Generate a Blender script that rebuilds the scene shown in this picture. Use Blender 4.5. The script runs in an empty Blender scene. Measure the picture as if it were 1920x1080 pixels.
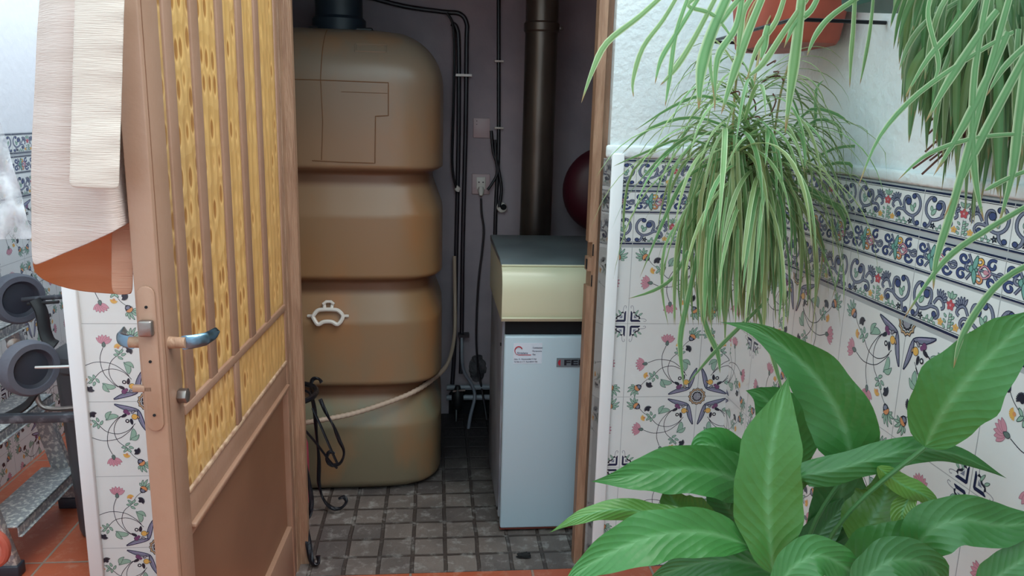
import bpy, bmesh, math, random
from math import sin, cos, pi, radians
from mathutils import Vector, Matrix
import numpy as np

SC = bpy.context.scene
COL = SC.collection
# ------------------------------------------------------------------ camera
CAM = Vector((0.0, -1.9276, 1.2107)); PITCH, ROLL, YAW, FPX = .2149, .0261, .1006, 1468.74
_cy, _sy, _cp, _sp = cos(YAW), sin(YAW), cos(PITCH), sin(PITCH)
FW = Vector((_sy*_cp, _cy*_cp, -_sp)); _r = Vector((_cy, -_sy, 0)); _u = _r.cross(FW)
RT = cos(ROLL)*_r + sin(ROLL)*_u; UP = -sin(ROLL)*_r + cos(ROLL)*_u
cam = bpy.data.objects.new('camera', bpy.data.cameras.new('camera')); COL.objects.link(cam)
M = Matrix((RT, UP, -FW)).transposed().to_4x4(); M.translation = CAM
cam.matrix_world = M
cam.data.sensor_width = 36; cam.data.lens = FPX/1920*36; cam.data.clip_start = .02
SC.camera = cam
# ------------------------------------------------------------------ light
SC.view_settings.view_transform = 'Standard'; SC.view_settings.look = 'None'
SC.view_settings.gamma = 1; SC.view_settings.exposure = 0.14
W = bpy.data.worlds.new('sky'); SC.world = W; W.use_nodes = True
bgn = W.node_tree.nodes['Background']
bgn.inputs[0].default_value = (.72, .95, 1, 1); bgn.inputs[1].default_value = 2.45
sun = bpy.data.objects.new('sun', bpy.data.lights.new('sun', 'SUN')); COL.objects.link(sun)
sun.data.energy = 2.3; sun.data.angle = radians(45); sun.data.color = (1, .88, .84)
sun.rotation_euler = Vector((.45, -.25, .85)).to_track_quat('Z', 'Y').to_euler()

def lin(c):
    return tuple(((v/255)/12.92 if v/255 <= .04045 else ((v/255+.055)/1.055)**2.4) for v in c)

def at(x, y, Y=None, X=None, Z=None):
    d = FW + (x-960)/FPX*RT - (y-540)/FPX*UP
    if Y is not None: t = (Y-CAM.y)/d.y
    elif X is not None: t = (X-CAM.x)/d.x
    else: t = (Z-CAM.z)/d.z
    return CAM + t*d

# ------------------------------------------------------------------ materials
def nodes(name):
    m = bpy.data.materials.new(name); m.use_nodes = True
    nt = m.node_tree; return m, nt, nt.nodes['Principled BSDF']

def mat(name, col, rough=.5, metal=0, bump=0, bscale=60, col2=None, cscale=8, spec=.5, trans=0, detail=4, thr=(.4, .6), stretch=(1, 1, 1)):
    m, nt, b = nodes(name); L = nt.links
    b.inputs['Roughness'].default_value = rough; b.inputs['Metallic'].default_value = metal
    b.inputs['Specular IOR Level'].default_value = spec
    b.inputs['Base Color'].default_value = (*lin(col), 1)
    b.inputs['Transmission Weight'].default_value = trans
    tc = nt.nodes.new('ShaderNodeTexCoord'); mp = nt.nodes.new('ShaderNodeMapping')
    mp.inputs['Scale'].default_value = stretch; L.new(tc.outputs['Object'], mp.inputs[0])
    if col2:
        n = nt.nodes.new('ShaderNodeTexNoise'); n.inputs['Scale'].default_value = cscale; n.inputs['Detail'].default_value = detail
        L.new(mp.outputs[0], n.inputs[0])
        r = nt.nodes.new('ShaderNodeValToRGB'); r.color_ramp.elements[0].position = thr[0]; r.color_ramp.elements[1].position = thr[1]
        r.color_ramp.elements[0].color = (*lin(col), 1); r.color_ramp.elements[1].color = (*lin(col2), 1)
        L.new(n.outputs[0], r.inputs[0]); L.new(r.outputs[0], b.inputs['Base Color'])
    if bump:
        n = nt.nodes.new('ShaderNodeTexNoise'); n.inputs['Scale'].default_value = bscale; n.inputs['Detail'].default_value = 5
        L.new(mp.outputs[0], n.inputs[0])
        bp = nt.nodes.new('ShaderNodeBump'); bp.inputs['Strength'].default_value = 1; bp.inputs['Distance'].default_value = bump
        L.new(n.outputs[0], bp.inputs['Height']); L.new(bp.outputs[0], b.inputs['Normal'])
    return m

def vcol_mat(name, rough, transl=0, vein=False):
    m, nt, b = nodes(name); L = nt.links
    a = nt.nodes.new('ShaderNodeVertexColor'); a.layer_name = 'Col'
    out = a.outputs['Color']
    tc = nt.nodes.new('ShaderNodeTexCoord')
    n = nt.nodes.new('ShaderNodeTexNoise'); n.inputs['Scale'].default_value = 25; L.new(tc.outputs['Object'], n.inputs[0])
    mx = nt.nodes.new('ShaderNodeMix'); mx.data_type = 'RGBA'; mx.blend_type = 'MULTIPLY'; mx.inputs[0].default_value = .22 if transl else .06
    L.new(out, mx.inputs[6]); L.new(n.outputs[0], mx.inputs[7]); out = mx.outputs[2]
    L.new(out, b.inputs['Base Color']); b.inputs['Roughness'].default_value = rough
    if transl:
        t = nt.nodes.new('ShaderNodeBsdfTranslucent'); ms = nt.nodes.new('ShaderNodeMixShader'); ms.inputs[0].default_value = transl
        L.new(out, t.inputs[0]); L.new(b.outputs[0], ms.inputs[1]); L.new(t.outputs[0], ms.inputs[2])
        L.new(ms.outputs[0], nt.nodes['Material Output'].inputs[0])
    if vein:
        uv = nt.nodes.new('ShaderNodeUVMap'); sp = nt.nodes.new('ShaderNodeSeparateXYZ'); L.new(uv.outputs[0], sp.inputs[0])
        ab = nt.nodes.new('ShaderNodeMath'); ab.operation = 'ABSOLUTE'; L.new(sp.outputs[1], ab.inputs[0])
        m1 = nt.nodes.new('ShaderNodeMath'); m1.operation = 'MULTIPLY_ADD'; L.new(ab.outputs[0], m1.inputs[0]); m1.inputs[1].default_value = -.22; L.new(sp.outputs[0], m1.inputs[2])
        m2 = nt.nodes.new('ShaderNodeMath'); m2.operation = 'MULTIPLY'; L.new(m1.outputs[0], m2.inputs[0]); m2.inputs[1].default_value = 42
        s0 = nt.nodes.new('ShaderNodeMath'); s0.operation = 'SINE'; L.new(m2.outputs[0], s0.inputs[0])
        s = nt.nodes.new('ShaderNodeMath'); s.operation = 'ABSOLUTE'; L.new(s0.outputs[0], s.inputs[0])
        n2 = nt.nodes.new('ShaderNodeTexNoise'); n2.inputs['Scale'].default_value = 60; L.new(tc.outputs['Object'], n2.inputs[0])
        m3 = nt.nodes.new('ShaderNodeMath'); m3.operation = 'MULTIPLY'; m3.inputs[1].default_value = 3; L.new(n2.outputs[0], m3.inputs[0])
        ad = nt.nodes.new('ShaderNodeMath'); ad.operation = 'ADD'; L.new(s.outputs[0], ad.inputs[0]); L.new(m3.outputs[0], ad.inputs[1])
        bp = nt.nodes.new('ShaderNodeBump'); bp.inputs['Distance'].default_value = .0009; bp.inputs['Strength'].default_value = .5
        L.new(ad.outputs[0], bp.inputs['Height']); L.new(bp.outputs[0], b.inputs['Normal'])
    return m

M_ = {}
M_['tile'] = vcol_mat('painted glazed ceramic', .13)
M_['strap_leaf'] = vcol_mat('variegated strap leaf', .4, .3)
M_['lily_leaf'] = vcol_mat('lily leaf', .36, .18, True)
M_['stucco'] = mat('white stucco', (226, 234, 236), .85, bump=.004, bscale=55, col2=(216, 226, 230), cscale=5)
M_['plaster'] = mat('white wall paint', (225, 226, 232), .85, bump=.002, bscale=30)
M_['trim'] = mat('white trim', (236, 240, 244), .35)
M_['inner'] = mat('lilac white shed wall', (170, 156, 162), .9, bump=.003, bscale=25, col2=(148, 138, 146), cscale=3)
M_['brown'] = mat('brown door paint', (156, 122, 102), .42, bump=.0006, bscale=70, col2=(148, 114, 93), cscale=6)
M_['brown_dark'] = mat('brown door panel', (128, 90, 68), .4, col2=(120, 83, 62), cscale=5)
M_['frame_wood'] = mat('worn wood frame', (162, 128, 104), .55, bump=.002, bscale=30, col2=(142, 108, 86), cscale=9, stretch=(8, 8, 1))
M_['chip'] = mat('chipped paint edge', (184, 156, 130), .7, bump=.0015, bscale=50, col2=(150, 116, 94), cscale=40)
M_['chrome'] = mat('worn chrome', (120, 150, 172), .28, 1, bump=.0005, bscale=90)
M_['steel'] = mat('dull steel', (140, 130, 126), .35, .9, bump=.001, bscale=60)
M_['rod'] = mat('bright steel rod', (196, 194, 192), .35, .6)
M_['black'] = mat('black rubber', (26, 26, 30), .5)
M_['cable'] = mat('black cable', (22, 22, 30), .4)
M_['pipe'] = mat('dark painted pipe', (38, 34, 44), .4)
M_['dark'] = mat('dark cavity', (6, 7, 14), .9)
M_['iron'] = mat('black wrought iron', (24, 24, 32), .38, .3, bump=.001, bscale=60)
M_['flue'] = mat('stained flue steel', (104, 92, 84), .34, .55, bump=.001, bscale=20, col2=(54, 44, 42), cscale=6, stretch=(1, 1, .25), thr=(.35, .65))
M_['cream'] = mat('cream enamel', (206, 204, 176), .25)
M_['hoodtop'] = mat('cream enamel greyed by reflection', (104, 114, 118), .4, col2=(90, 98, 102), cscale=6)  # hood top is cream too; its grey reflection is put into the colour
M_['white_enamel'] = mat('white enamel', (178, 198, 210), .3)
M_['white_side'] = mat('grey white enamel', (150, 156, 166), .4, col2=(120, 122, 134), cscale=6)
M_['switch'] = mat('switch plastic', (196, 170, 172), .4)
M_['white_plastic'] = mat('white plastic', (222, 214, 206), .35)
M_['maroon'] = mat('maroon enamel', (74, 20, 34), .45)
M_['corrug'] = mat('beige corrugated hose', (190, 166, 148), .6)
M_['terracotta'] = mat('terracotta pot', (176, 84, 66), .6, col2=(160, 76, 60), cscale=10)
M_['green_pot'] = mat('dark green pot', (44, 84, 76), .5)
M_['red'] = mat('red plastic', (196, 60, 50), .4)
M_['pink'] = mat('pink plastic', (200, 72, 104), .4)
M_['bin'] = mat('grey bin plastic', (72, 72, 78), .45)
M_['tyre'] = mat('grey tyre', (88, 90, 102), .7, bump=.001, bscale=80)
M_['hubm'] = mat('dark hub plastic', (44, 48, 60), .5)
M_['alu'] = mat('paint spattered aluminium', (150, 150, 154), .5, .3, bump=.0015, bscale=90, col2=(206, 204, 200), cscale=95, thr=(.5, .6), detail=6)
M_['strapb'] = mat('blackish bar with scuffs', (64, 66, 74), .45, .4, col2=(110, 112, 120), cscale=30, thr=(.55, .7))
M_['stem'] = mat('green stem', (92, 136, 72), .5)
M_['stalk'] = mat('lily stalk', (58, 104, 56), .45)
M_['runner'] = mat('dry runner', (158, 142, 96), .6)
M_['soil'] = mat('soil', (60, 46, 38), .95, bump=.01, bscale=40)
M_['scrap'] = mat('black scrap', (20, 20, 22), .8)
M_['stem_dry'] = mat('dry brown root', (96, 62, 54), .8)

def cloth_mat(name, c, c2, wn, transl):
    m = mat(name, c, .9, bump=.0015, bscale=wn, col2=c2, cscale=5, stretch=(.25, .25, 6), spec=.1)
    nt = m.node_tree; b = nt.nodes['Principled BSDF']; t = nt.nodes.new('ShaderNodeBsdfTranslucent')
    t.inputs[0].default_value = (*lin(c), 1); ms = nt.nodes.new('ShaderNodeMixShader'); ms.inputs[0].default_value = transl
    nt.links.new(b.outputs[0], ms.inputs[1]); nt.links.new(t.outputs[0], ms.inputs[2]); nt.links.new(ms.outputs[0], nt.nodes['Material Output'].inputs[0])
    return m
M_['linen'] = cloth_mat('beige linen', (222, 206, 199), (210, 192, 184), 120, .2)
M_['lining'] = cloth_mat('orange lining', (226, 172, 138), (214, 154, 118), 90, .5)
M_['band'] = cloth_mat('cream band', (220, 208, 198), (208, 194, 184), 120, .1)

def film():
    m, nt, b = nodes('clear plastic film'); L = nt.links
    b.inputs['Base Color'].default_value = (.85, .87, .92, 1); b.inputs['Roughness'].default_value = .25
    tr = nt.nodes.new('ShaderNodeBsdfTransparent'); ms = nt.nodes.new('ShaderNodeMixShader')
    tc = nt.nodes.new('ShaderNodeTexCoord'); n = nt.nodes.new('ShaderNodeTexNoise'); n.inputs['Scale'].default_value = 16; n.inputs['Detail'].default_value = 6
    L.new(tc.outputs['Object'], n.inputs[0])
    r = nt.nodes.new('ShaderNodeMapRange'); r.inputs[1].default_value = .35; r.inputs[2].default_value = .75; r.inputs[3].default_value = .15; r.inputs[4].default_value = .8
    L.new(n.outputs[0], r.inputs[0]); L.new(r.outputs[0], ms.inputs[0]); L.new(tr.outputs[0], ms.inputs[1]); L.new(b.outputs[0], ms.inputs[2])
    L.new(ms.outputs[0], nt.nodes['Material Output'].inputs[0])
    return m
M_['film'] = film()

def glass():
    m, nt, b = nodes('amber cathedral glass'); L = nt.links
    tc = nt.nodes.new('ShaderNodeTexCoord'); mp = nt.nodes.new('ShaderNodeMapping'); mp.inputs['Scale'].default_value = (1, 1.3, .6); L.new(tc.outputs['Object'], mp.inputs[0])
    v = nt.nodes.new('ShaderNodeTexVoronoi'); v.inputs['Scale'].default_value = 26; v.inputs['Randomness'].default_value = .45; L.new(mp.outputs[0], v.inputs[0])
    n = nt.nodes.new('ShaderNodeTexNoise'); n.inputs['Scale'].default_value = 14; n.inputs['Detail'].default_value = 3; L.new(mp.outputs[0], n.inputs[0])
    r = nt.nodes.new('ShaderNodeValToRGB'); cr = r.color_ramp
    cr.elements[0].color = (*lin((196, 154, 100)), 1); cr.elements[0].position = .22
    cr.elements[1].color = (*lin((226, 196, 142)), 1); cr.elements[1].position = .42
    e = cr.elements.new(.30); e.color = (*lin((244, 216, 160)), 1)
    L.new(v.outputs['Distance'], r.inputs[0]); L.new(r.outputs[0], b.inputs['Base Color'])
    b.inputs['Roughness'].default_value = .1; b.inputs['Specular IOR Level'].default_value = .8
    bp = nt.nodes.new('ShaderNodeBump'); bp.inputs['Distance'].default_value = .007; bp.inputs['Strength'].default_value = 1
    ad = nt.nodes.new('ShaderNodeMath'); ad.operation = 'MULTIPLY_ADD'; ad.inputs[1].default_value = .6; L.new(n.outputs[0], ad.inputs[0]); L.new(v.outputs['Distance'], ad.inputs[2])
    L.new(ad.outputs[0], bp.inputs['Height']); L.new(bp.outputs[0], b.inputs['Normal'])
    t = nt.nodes.new('ShaderNodeBsdfTranslucent'); L.new(r.outputs[0], t.inputs[0]); ms = nt.nodes.new('ShaderNodeMixShader'); ms.inputs[0].default_value = .6
    L.new(b.outputs[0], ms.inputs[1]); L.new(t.outputs[0], ms.inputs[2]); L.new(ms.outputs[0], nt.nodes['Material Output'].inputs[0])
    return m
M_['glass'] = glass()

def floor_mat(name, size, ox, oy, c1, c2, grout, mortar, stain, rough, bumpd, dirt=None):
    m, nt, b = nodes(name); L = nt.links
    tc = nt.nodes.new('ShaderNodeTexCoord'); mp = nt.nodes.new('ShaderNodeMapping')
    mp.inputs['Location'].default_value = (-ox/size, -oy/size, 0); mp.inputs['Scale'].default_value = (1/size,)*3
    L.new(tc.outputs['Object'], mp.inputs[0])
    br = nt.nodes.new('ShaderNodeTexBrick'); br.offset = 0; br.squash = 1
    nw = nt.nodes.new('ShaderNodeTexNoise'); nw.inputs['Scale'].default_value = 9; L.new(tc.outputs['Object'], nw.inputs[0])
    mv = nt.nodes.new('ShaderNodeVectorMath'); mv.operation = 'MULTIPLY_ADD'; mv.inputs[1].default_value = (.08,)*3 if bumpd > .002 else (.01,)*3
    L.new(nw.outputs['Color'], mv.inputs[0]); L.new(mp.outputs[0], mv.inputs[2])
    L.new(mv.outputs[0], br.inputs[0])
    br.inputs['Scale'].default_value = 1; br.inputs['Brick Width'].default_value = 1; br.inputs['Row Height'].default_value = 1
    br.inputs['Mortar Size'].default_value = mortar; br.inputs['Mortar Smooth'].default_value = .3
    br.inputs['Color1'].default_value = (*lin(c1), 1); br.inputs['Color2'].default_value = (*lin(c2), 1); br.inputs['Mortar'].default_value = (*lin(grout), 1)
    n = nt.nodes.new('ShaderNodeTexNoise'); n.inputs['Scale'].default_value = 22; n.inputs['Detail'].default_value = 8; n.inputs['Roughness'].default_value = .7; L.new(tc.outputs['Object'], n.inputs[0])
    r = nt.nodes.new('ShaderNodeValToRGB'); r.color_ramp.elements[0].position = .52; r.color_ramp.elements[1].position = .66
    L.new(n.outputs[0], r.inputs[0])
    ml = nt.nodes.new('ShaderNodeMath'); ml.operation = 'MULTIPLY'; ml.inputs[1].default_value = .55; L.new(r.outputs[0], ml.inputs[0])
    mx = nt.nodes.new('ShaderNodeMix'); mx.data_type = 'RGBA'; L.new(ml.outputs[0], mx.inputs[0]); L.new(br.outputs[0], mx.inputs[6]); mx.inputs[7].default_value = (*lin(stain), 1)
    out = mx.outputs[2]
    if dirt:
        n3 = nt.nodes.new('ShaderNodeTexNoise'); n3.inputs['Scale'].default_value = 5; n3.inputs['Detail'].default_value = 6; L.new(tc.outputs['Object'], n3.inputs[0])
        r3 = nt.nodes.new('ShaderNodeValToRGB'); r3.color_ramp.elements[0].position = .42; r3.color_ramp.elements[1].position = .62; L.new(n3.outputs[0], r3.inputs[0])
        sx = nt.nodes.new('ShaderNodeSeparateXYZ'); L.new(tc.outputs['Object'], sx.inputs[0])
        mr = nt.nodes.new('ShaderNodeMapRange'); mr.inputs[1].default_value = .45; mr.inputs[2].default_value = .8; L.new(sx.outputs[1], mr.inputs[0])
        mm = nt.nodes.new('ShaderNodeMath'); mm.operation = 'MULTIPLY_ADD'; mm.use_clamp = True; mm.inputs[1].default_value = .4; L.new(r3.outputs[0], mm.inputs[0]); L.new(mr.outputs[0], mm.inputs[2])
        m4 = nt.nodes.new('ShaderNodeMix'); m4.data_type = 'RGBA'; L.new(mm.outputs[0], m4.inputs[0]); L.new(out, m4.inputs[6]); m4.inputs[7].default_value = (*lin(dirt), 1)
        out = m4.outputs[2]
    L.new(out, b.inputs['Base Color']); b.inputs['Roughness'].default_value = rough
    bp = nt.nodes.new('ShaderNodeBump'); bp.inputs['Distance'].default_value = bumpd; bp.inputs['Strength'].default_value = 1
    ad = nt.nodes.new('ShaderNodeMath'); ad.operation = 'MULTIPLY_ADD'; ad.inputs[1].default_value = -1; L.new(br.outputs['Fac'], ad.inputs[0]); L.new(n.outputs[0], ad.inputs[2])
    L.new(ad.outputs[0], bp.inputs['Height']); L.new(bp.outputs[0], b.inputs['Normal'])
    return m
M_['patio_floor'] = floor_mat('terracotta floor', .33, -1.05, .095, (186, 96, 66), (172, 84, 58), (150, 132, 120), .012, (200, 140, 116), .35, .001)
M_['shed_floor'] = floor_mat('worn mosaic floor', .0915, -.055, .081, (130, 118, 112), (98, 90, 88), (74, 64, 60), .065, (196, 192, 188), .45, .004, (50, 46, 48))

def tank_mat():
    m, nt, b = nodes('stained translucent polyethylene'); L = nt.links
    tc = nt.nodes.new('ShaderNodeTexCoord'); sp = nt.nodes.new('ShaderNodeSeparateXYZ'); L.new(tc.outputs['Object'], sp.inputs[0])
    r = nt.nodes.new('ShaderNodeValToRGB'); mr = nt.nodes.new('ShaderNodeMapRange'); mr.inputs[1].default_value = 0; mr.inputs[2].default_value = 1.5
    L.new(sp.outputs[2], mr.inputs[0]); L.new(mr.outputs[0], r.inputs[0])
    els = [(0, (112, 98, 78)), (.1, (120, 110, 88)), (.19, (130, 128, 106)), (.215, (138, 116, 90)), (.5, (146, 112, 80)), (.75, (148, 114, 88)), (1, (122, 112, 100))]
    cr = r.color_ramp
    cr.elements[0].position = 0; cr.elements[0].color = (*lin(els[0][1]), 1); cr.elements[1].position = 1; cr.elements[1].color = (*lin(els[-1][1]), 1)
    for p, c in els[1:-1]:
        e = cr.elements.new(p); e.color = (*lin(c), 1)
    n = nt.nodes.new('ShaderNodeTexNoise'); n.inputs['Scale'].default_value = 5; n.inputs['Detail'].default_value = 5
    mp = nt.nodes.new('ShaderNodeMapping'); mp.inputs['Scale'].default_value = (1, 1, .5); L.new(tc.outputs['Object'], mp.inputs[0]); L.new(mp.outputs[0], n.inputs[0])
    r2 = nt.nodes.new('ShaderNodeValToRGB'); r2.color_ramp.elements[0].position = .5; r2.color_ramp.elements[1].position = .75; L.new(n.outputs[0], r2.inputs[0])
    mx = nt.nodes.new('ShaderNodeMix'); mx.data_type = 'RGBA'; L.new(r2.outputs[0], mx.inputs[0]); L.new(r.outputs[0], mx.inputs[6]); mx.inputs[7].default_value = (*lin((160, 108, 66)), 1)
    # darker brown band along each groove
    g = None
    for gz in GROOVES:
        s = nt.nodes.new('ShaderNodeMath'); s.operation = 'SUBTRACT'; L.new(sp.outputs[2], s.inputs[0]); s.inputs[1].default_value = gz+.02
        a = nt.nodes.new('ShaderNodeMath'); a.operation = 'ABSOLUTE'; L.new(s.outputs[0], a.inputs[0])
        q = nt.nodes.new('ShaderNodeMapRange'); q.inputs[1].default_value = .014; q.inputs[2].default_value = .034; q.inputs[3].default_value = .75; q.inputs[4].default_value = 0; L.new(a.outputs[0], q.inputs[0])
        if g is None: g = q.outputs[0]
        else:
            k = nt.nodes.new('ShaderNodeMath'); k.operation = 'MAXIMUM'; L.new(g, k.inputs[0]); L.new(q.outputs[0], k.inputs[1]); g = k.outputs[0]
    m2 = nt.nodes.new('ShaderNodeMix'); m2.data_type = 'RGBA'; L.new(g, m2.inputs[0]); L.new(mx.outputs[2], m2.inputs[6]); m2.inputs[7].default_value = (*lin((104, 66, 48)), 1)
    L.new(m2.outputs[2], b.inputs['Base Color']); b.inputs['Roughness'].default_value = .33
    bp = nt.nodes.new('ShaderNodeBump'); bp.inputs['Distance'].default_value = .004; n5 = nt.nodes.new('ShaderNodeTexNoise'); n5.inputs['Scale'].default_value = 4
    L.new(tc.outputs['Object'], n5.inputs[0]); L.new(n5.outputs[0], bp.inputs['Height']); L.new(bp.outputs[0], b.inputs['Normal'])
    return m

# ------------------------------------------------------------------ mesh helpers
class MB:
    def __init__(s): s.v = []; s.f = []; s.c = []; s.uv = None
    def add(s, vs, fs, col=None):
        o = len(s.v); s.v += [tuple(v) for v in vs]; s.f += [tuple(i+o for i in f) for f in fs]
        if col is not None: s.c += [col]*len(vs) if not isinstance(col, list) else col
        return s
    def box(s, a, b):
        x0, y0, z0 = a; x1, y1, z1 = b
        return s.add([(x0,y0,z0),(x1,y0,z0),(x1,y1,z0),(x0,y1,z0),(x0,y0,z1),(x1,y0,z1),(x1,y1,z1),(x0,y1,z1)],
                     [(0,3,2,1),(4,5,6,7),(0,1,5,4),(1,2,6,5),(2,3,7,6),(3,0,4,7)])
    def obox(s, o, ax, ay, az):
        o, ax, ay, az = map(Vector, (o, ax, ay, az))
        P = [o, o+ax, o+ax+ay, o+ay]; P += [p+az for p in P]
        return s.add(P, [(0,3,2,1),(4,5,6,7),(0,1,5,4),(1,2,6,5),(2,3,7,6),(3,0,4,7)])
    def tube(s, pts, r, n=10, twist=0, flat=1, closed=False):
        pts = [Vector(p) for p in pts]; N = len(pts)
        rr = r if isinstance(r, (list, tuple)) else [r]*N
        o = len(s.v); ref = None
        for i, p in enumerate(pts):
            t = (pts[(i+1) % N]-pts[i-1]) if closed else (pts[min(i+1, N-1)]-pts[max(i-1, 0)])
            t.normalize()
            if ref is None:
                ref = t.orthogonal().normalized()
            ref = (ref-t*ref.dot(t)); ref = ref.normalized() if ref.length > 1e-6 else t.orthogonal().normalized()
            b = t.cross(ref)
            for k in range(n):
                a = 2*pi*k/n+.3; x, y = cos(a), sin(a)*flat
                w = twist*i; x, y = x*cos(w)-y*sin(w), x*sin(w)+y*cos(w)
                s.v.append(tuple(p+rr[i]*(ref*x+b*y)))
        for i in range(N if closed else N-1):
            for k in range(n):
                j = (i+1) % N
                s.f.append((o+i*n+k, o+i*n+(k+1) % n, o+j*n+(k+1) % n, o+j*n+k))
        if not closed:
            s.f.append(tuple(o+k for k in range(n))[::-1]); s.f.append(tuple(o+(N-1)*n+k for k in range(n)))
        return s
    def lathe(s, prof, o=(0, 0, 0), axis=(0, 0, 1), n=32, caps=True):
        ax = Vector(axis).normalized(); u = ax.orthogonal().normalized(); w = ax.cross(u); O = Vector(o); b = len(s.v)
        for r, h in prof:
            for k in range(n):
                a = 2*pi*k/n; s.v.append(tuple(O+ax*h+r*(u*cos(a)+w*sin(a))))
        for i in range(len(prof)-1):
            for k in range(n):
                s.f.append((b+i*n+k, b+i*n+(k+1) % n, b+(i+1)*n+(k+1) % n, b+(i+1)*n+k))
        if caps:
            s.f.append(tuple(b+k for k in range(n))[::-1]); s.f.append(tuple(b+(len(prof)-1)*n+k for k in range(n)))
        return s
    def prism(s, poly, d, plane=None):
        """poly: list of 3D points, extruded by vector d"""
        n = len(poly); d = Vector(d); P = [Vector(p) for p in poly]
        return s.add(P+[p+d for p in P], [tuple(range(n))[::-1], tuple(range(n, 2*n))]+[(i, (i+1) % n, n+(i+1) % n, n+i) for i in range(n)])
    def build(s, name, m, parent=None, smooth=False, bevel=0, seg=2, sub=0, angle=35, solid=0):
        off = Vector((0, 0, 0)); p = parent
        while p is not None: off += p.location; p = p.parent
        me = bpy.data.meshes.new(name)
        if parent is None and s.keep_origin is False: pass
        org = Vector((0, 0, 0))
        if parent is None and not s.world:
            xs = np.array(s.v); org = Vector(((xs[:, 0].min()+xs[:, 0].max())/2, (xs[:, 1].min()+xs[:, 1].max())/2, xs[:, 2].min()))
        V = [(v[0]-off.x-org.x, v[1]-off.y-org.y, v[2]-off.z-org.z) for v in s.v]
        me.from_pydata(V, [], s.f)
        if s.c:
            a = me.color_attributes.new('Col', 'FLOAT_COLOR', 'POINT')
            a.data.foreach_set('color', np.array([(*c, 1) for c in s.c], dtype=np.float32).ravel())
        if s.uv:
            u = me.uv_layers.new(name='UVMap'); li = np.zeros(len(me.loops), dtype=np.int32); me.loops.foreach_get('vertex_index', li)
            u.data.foreach_set('uv', np.array(s.uv, dtype=np.float32)[li].ravel())
        me.materials.append(m)
        bm = bmesh.new(); bm.from_mesh(me)
        if s.fixn: bmesh.ops.recalc_face_normals(bm, faces=bm.faces)
        if bevel:
            es = [e for e in bm.edges if len(e.link_faces) == 2 and e.calc_face_angle(0) > radians(30)]
            bmesh.ops.bevel(bm, geom=es, offset=bevel, segments=seg, affect='EDGES', profile=.5, clamp_overlap=True)
        bm.to_mesh(me); bm.free()
        if smooth or bevel: me.shade_smooth()
        if bevel or (smooth and angle):
            me.set_sharp_from_angle(angle=radians(angle if not bevel else 50))
        o = bpy.data.objects.new(name, me); COL.objects.link(o)
        o.location = org
        if parent is not None: o.parent = parent
        if solid:
            md = o.modifiers.new('thickness', 'SOLIDIFY'); md.thickness = solid; md.offset = 0
        if sub:
            md = o.modifiers.new('sub', 'SUBSURF'); md.levels = sub; md.render_levels = sub
        return o
    keep_origin = True; world = False; fixn = True

def thing(name, label, cat, loc=(0, 0, 0), group=None):
    o = bpy.data.objects.new(name, None); COL.objects.link(o); o.location = loc; o.empty_display_size = .05
    return tag(o, label, cat, group)
def tag(o, label=None, cat=None, group=None, kind=None):
    if label: o['label'] = label
    if cat: o['category'] = cat
    if group: o['group'] = group
    if kind: o['kind'] = kind
    return o
def struct(o): o['kind'] = 'structure'; return o
def box(a, b): return MB().box(a, b)
def smooth_path(pts, k=6):
    P = [Vector(p) for p in pts]; out = []
    for i in range(len(P)-1):
        p0 = P[max(i-1, 0)]; p1 = P[i]; p2 = P[i+1]; p3 = P[min(i+2, len(P)-1)]
        for j in range(k):
            t = j/k; out.append(.5*((2*p1)+(p2-p0)*t+(2*p0-5*p1+4*p2-p3)*t*t+(3*p1-p0-3*p2+p3)*t**3))
    out.append(P[-1]); return out

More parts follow.
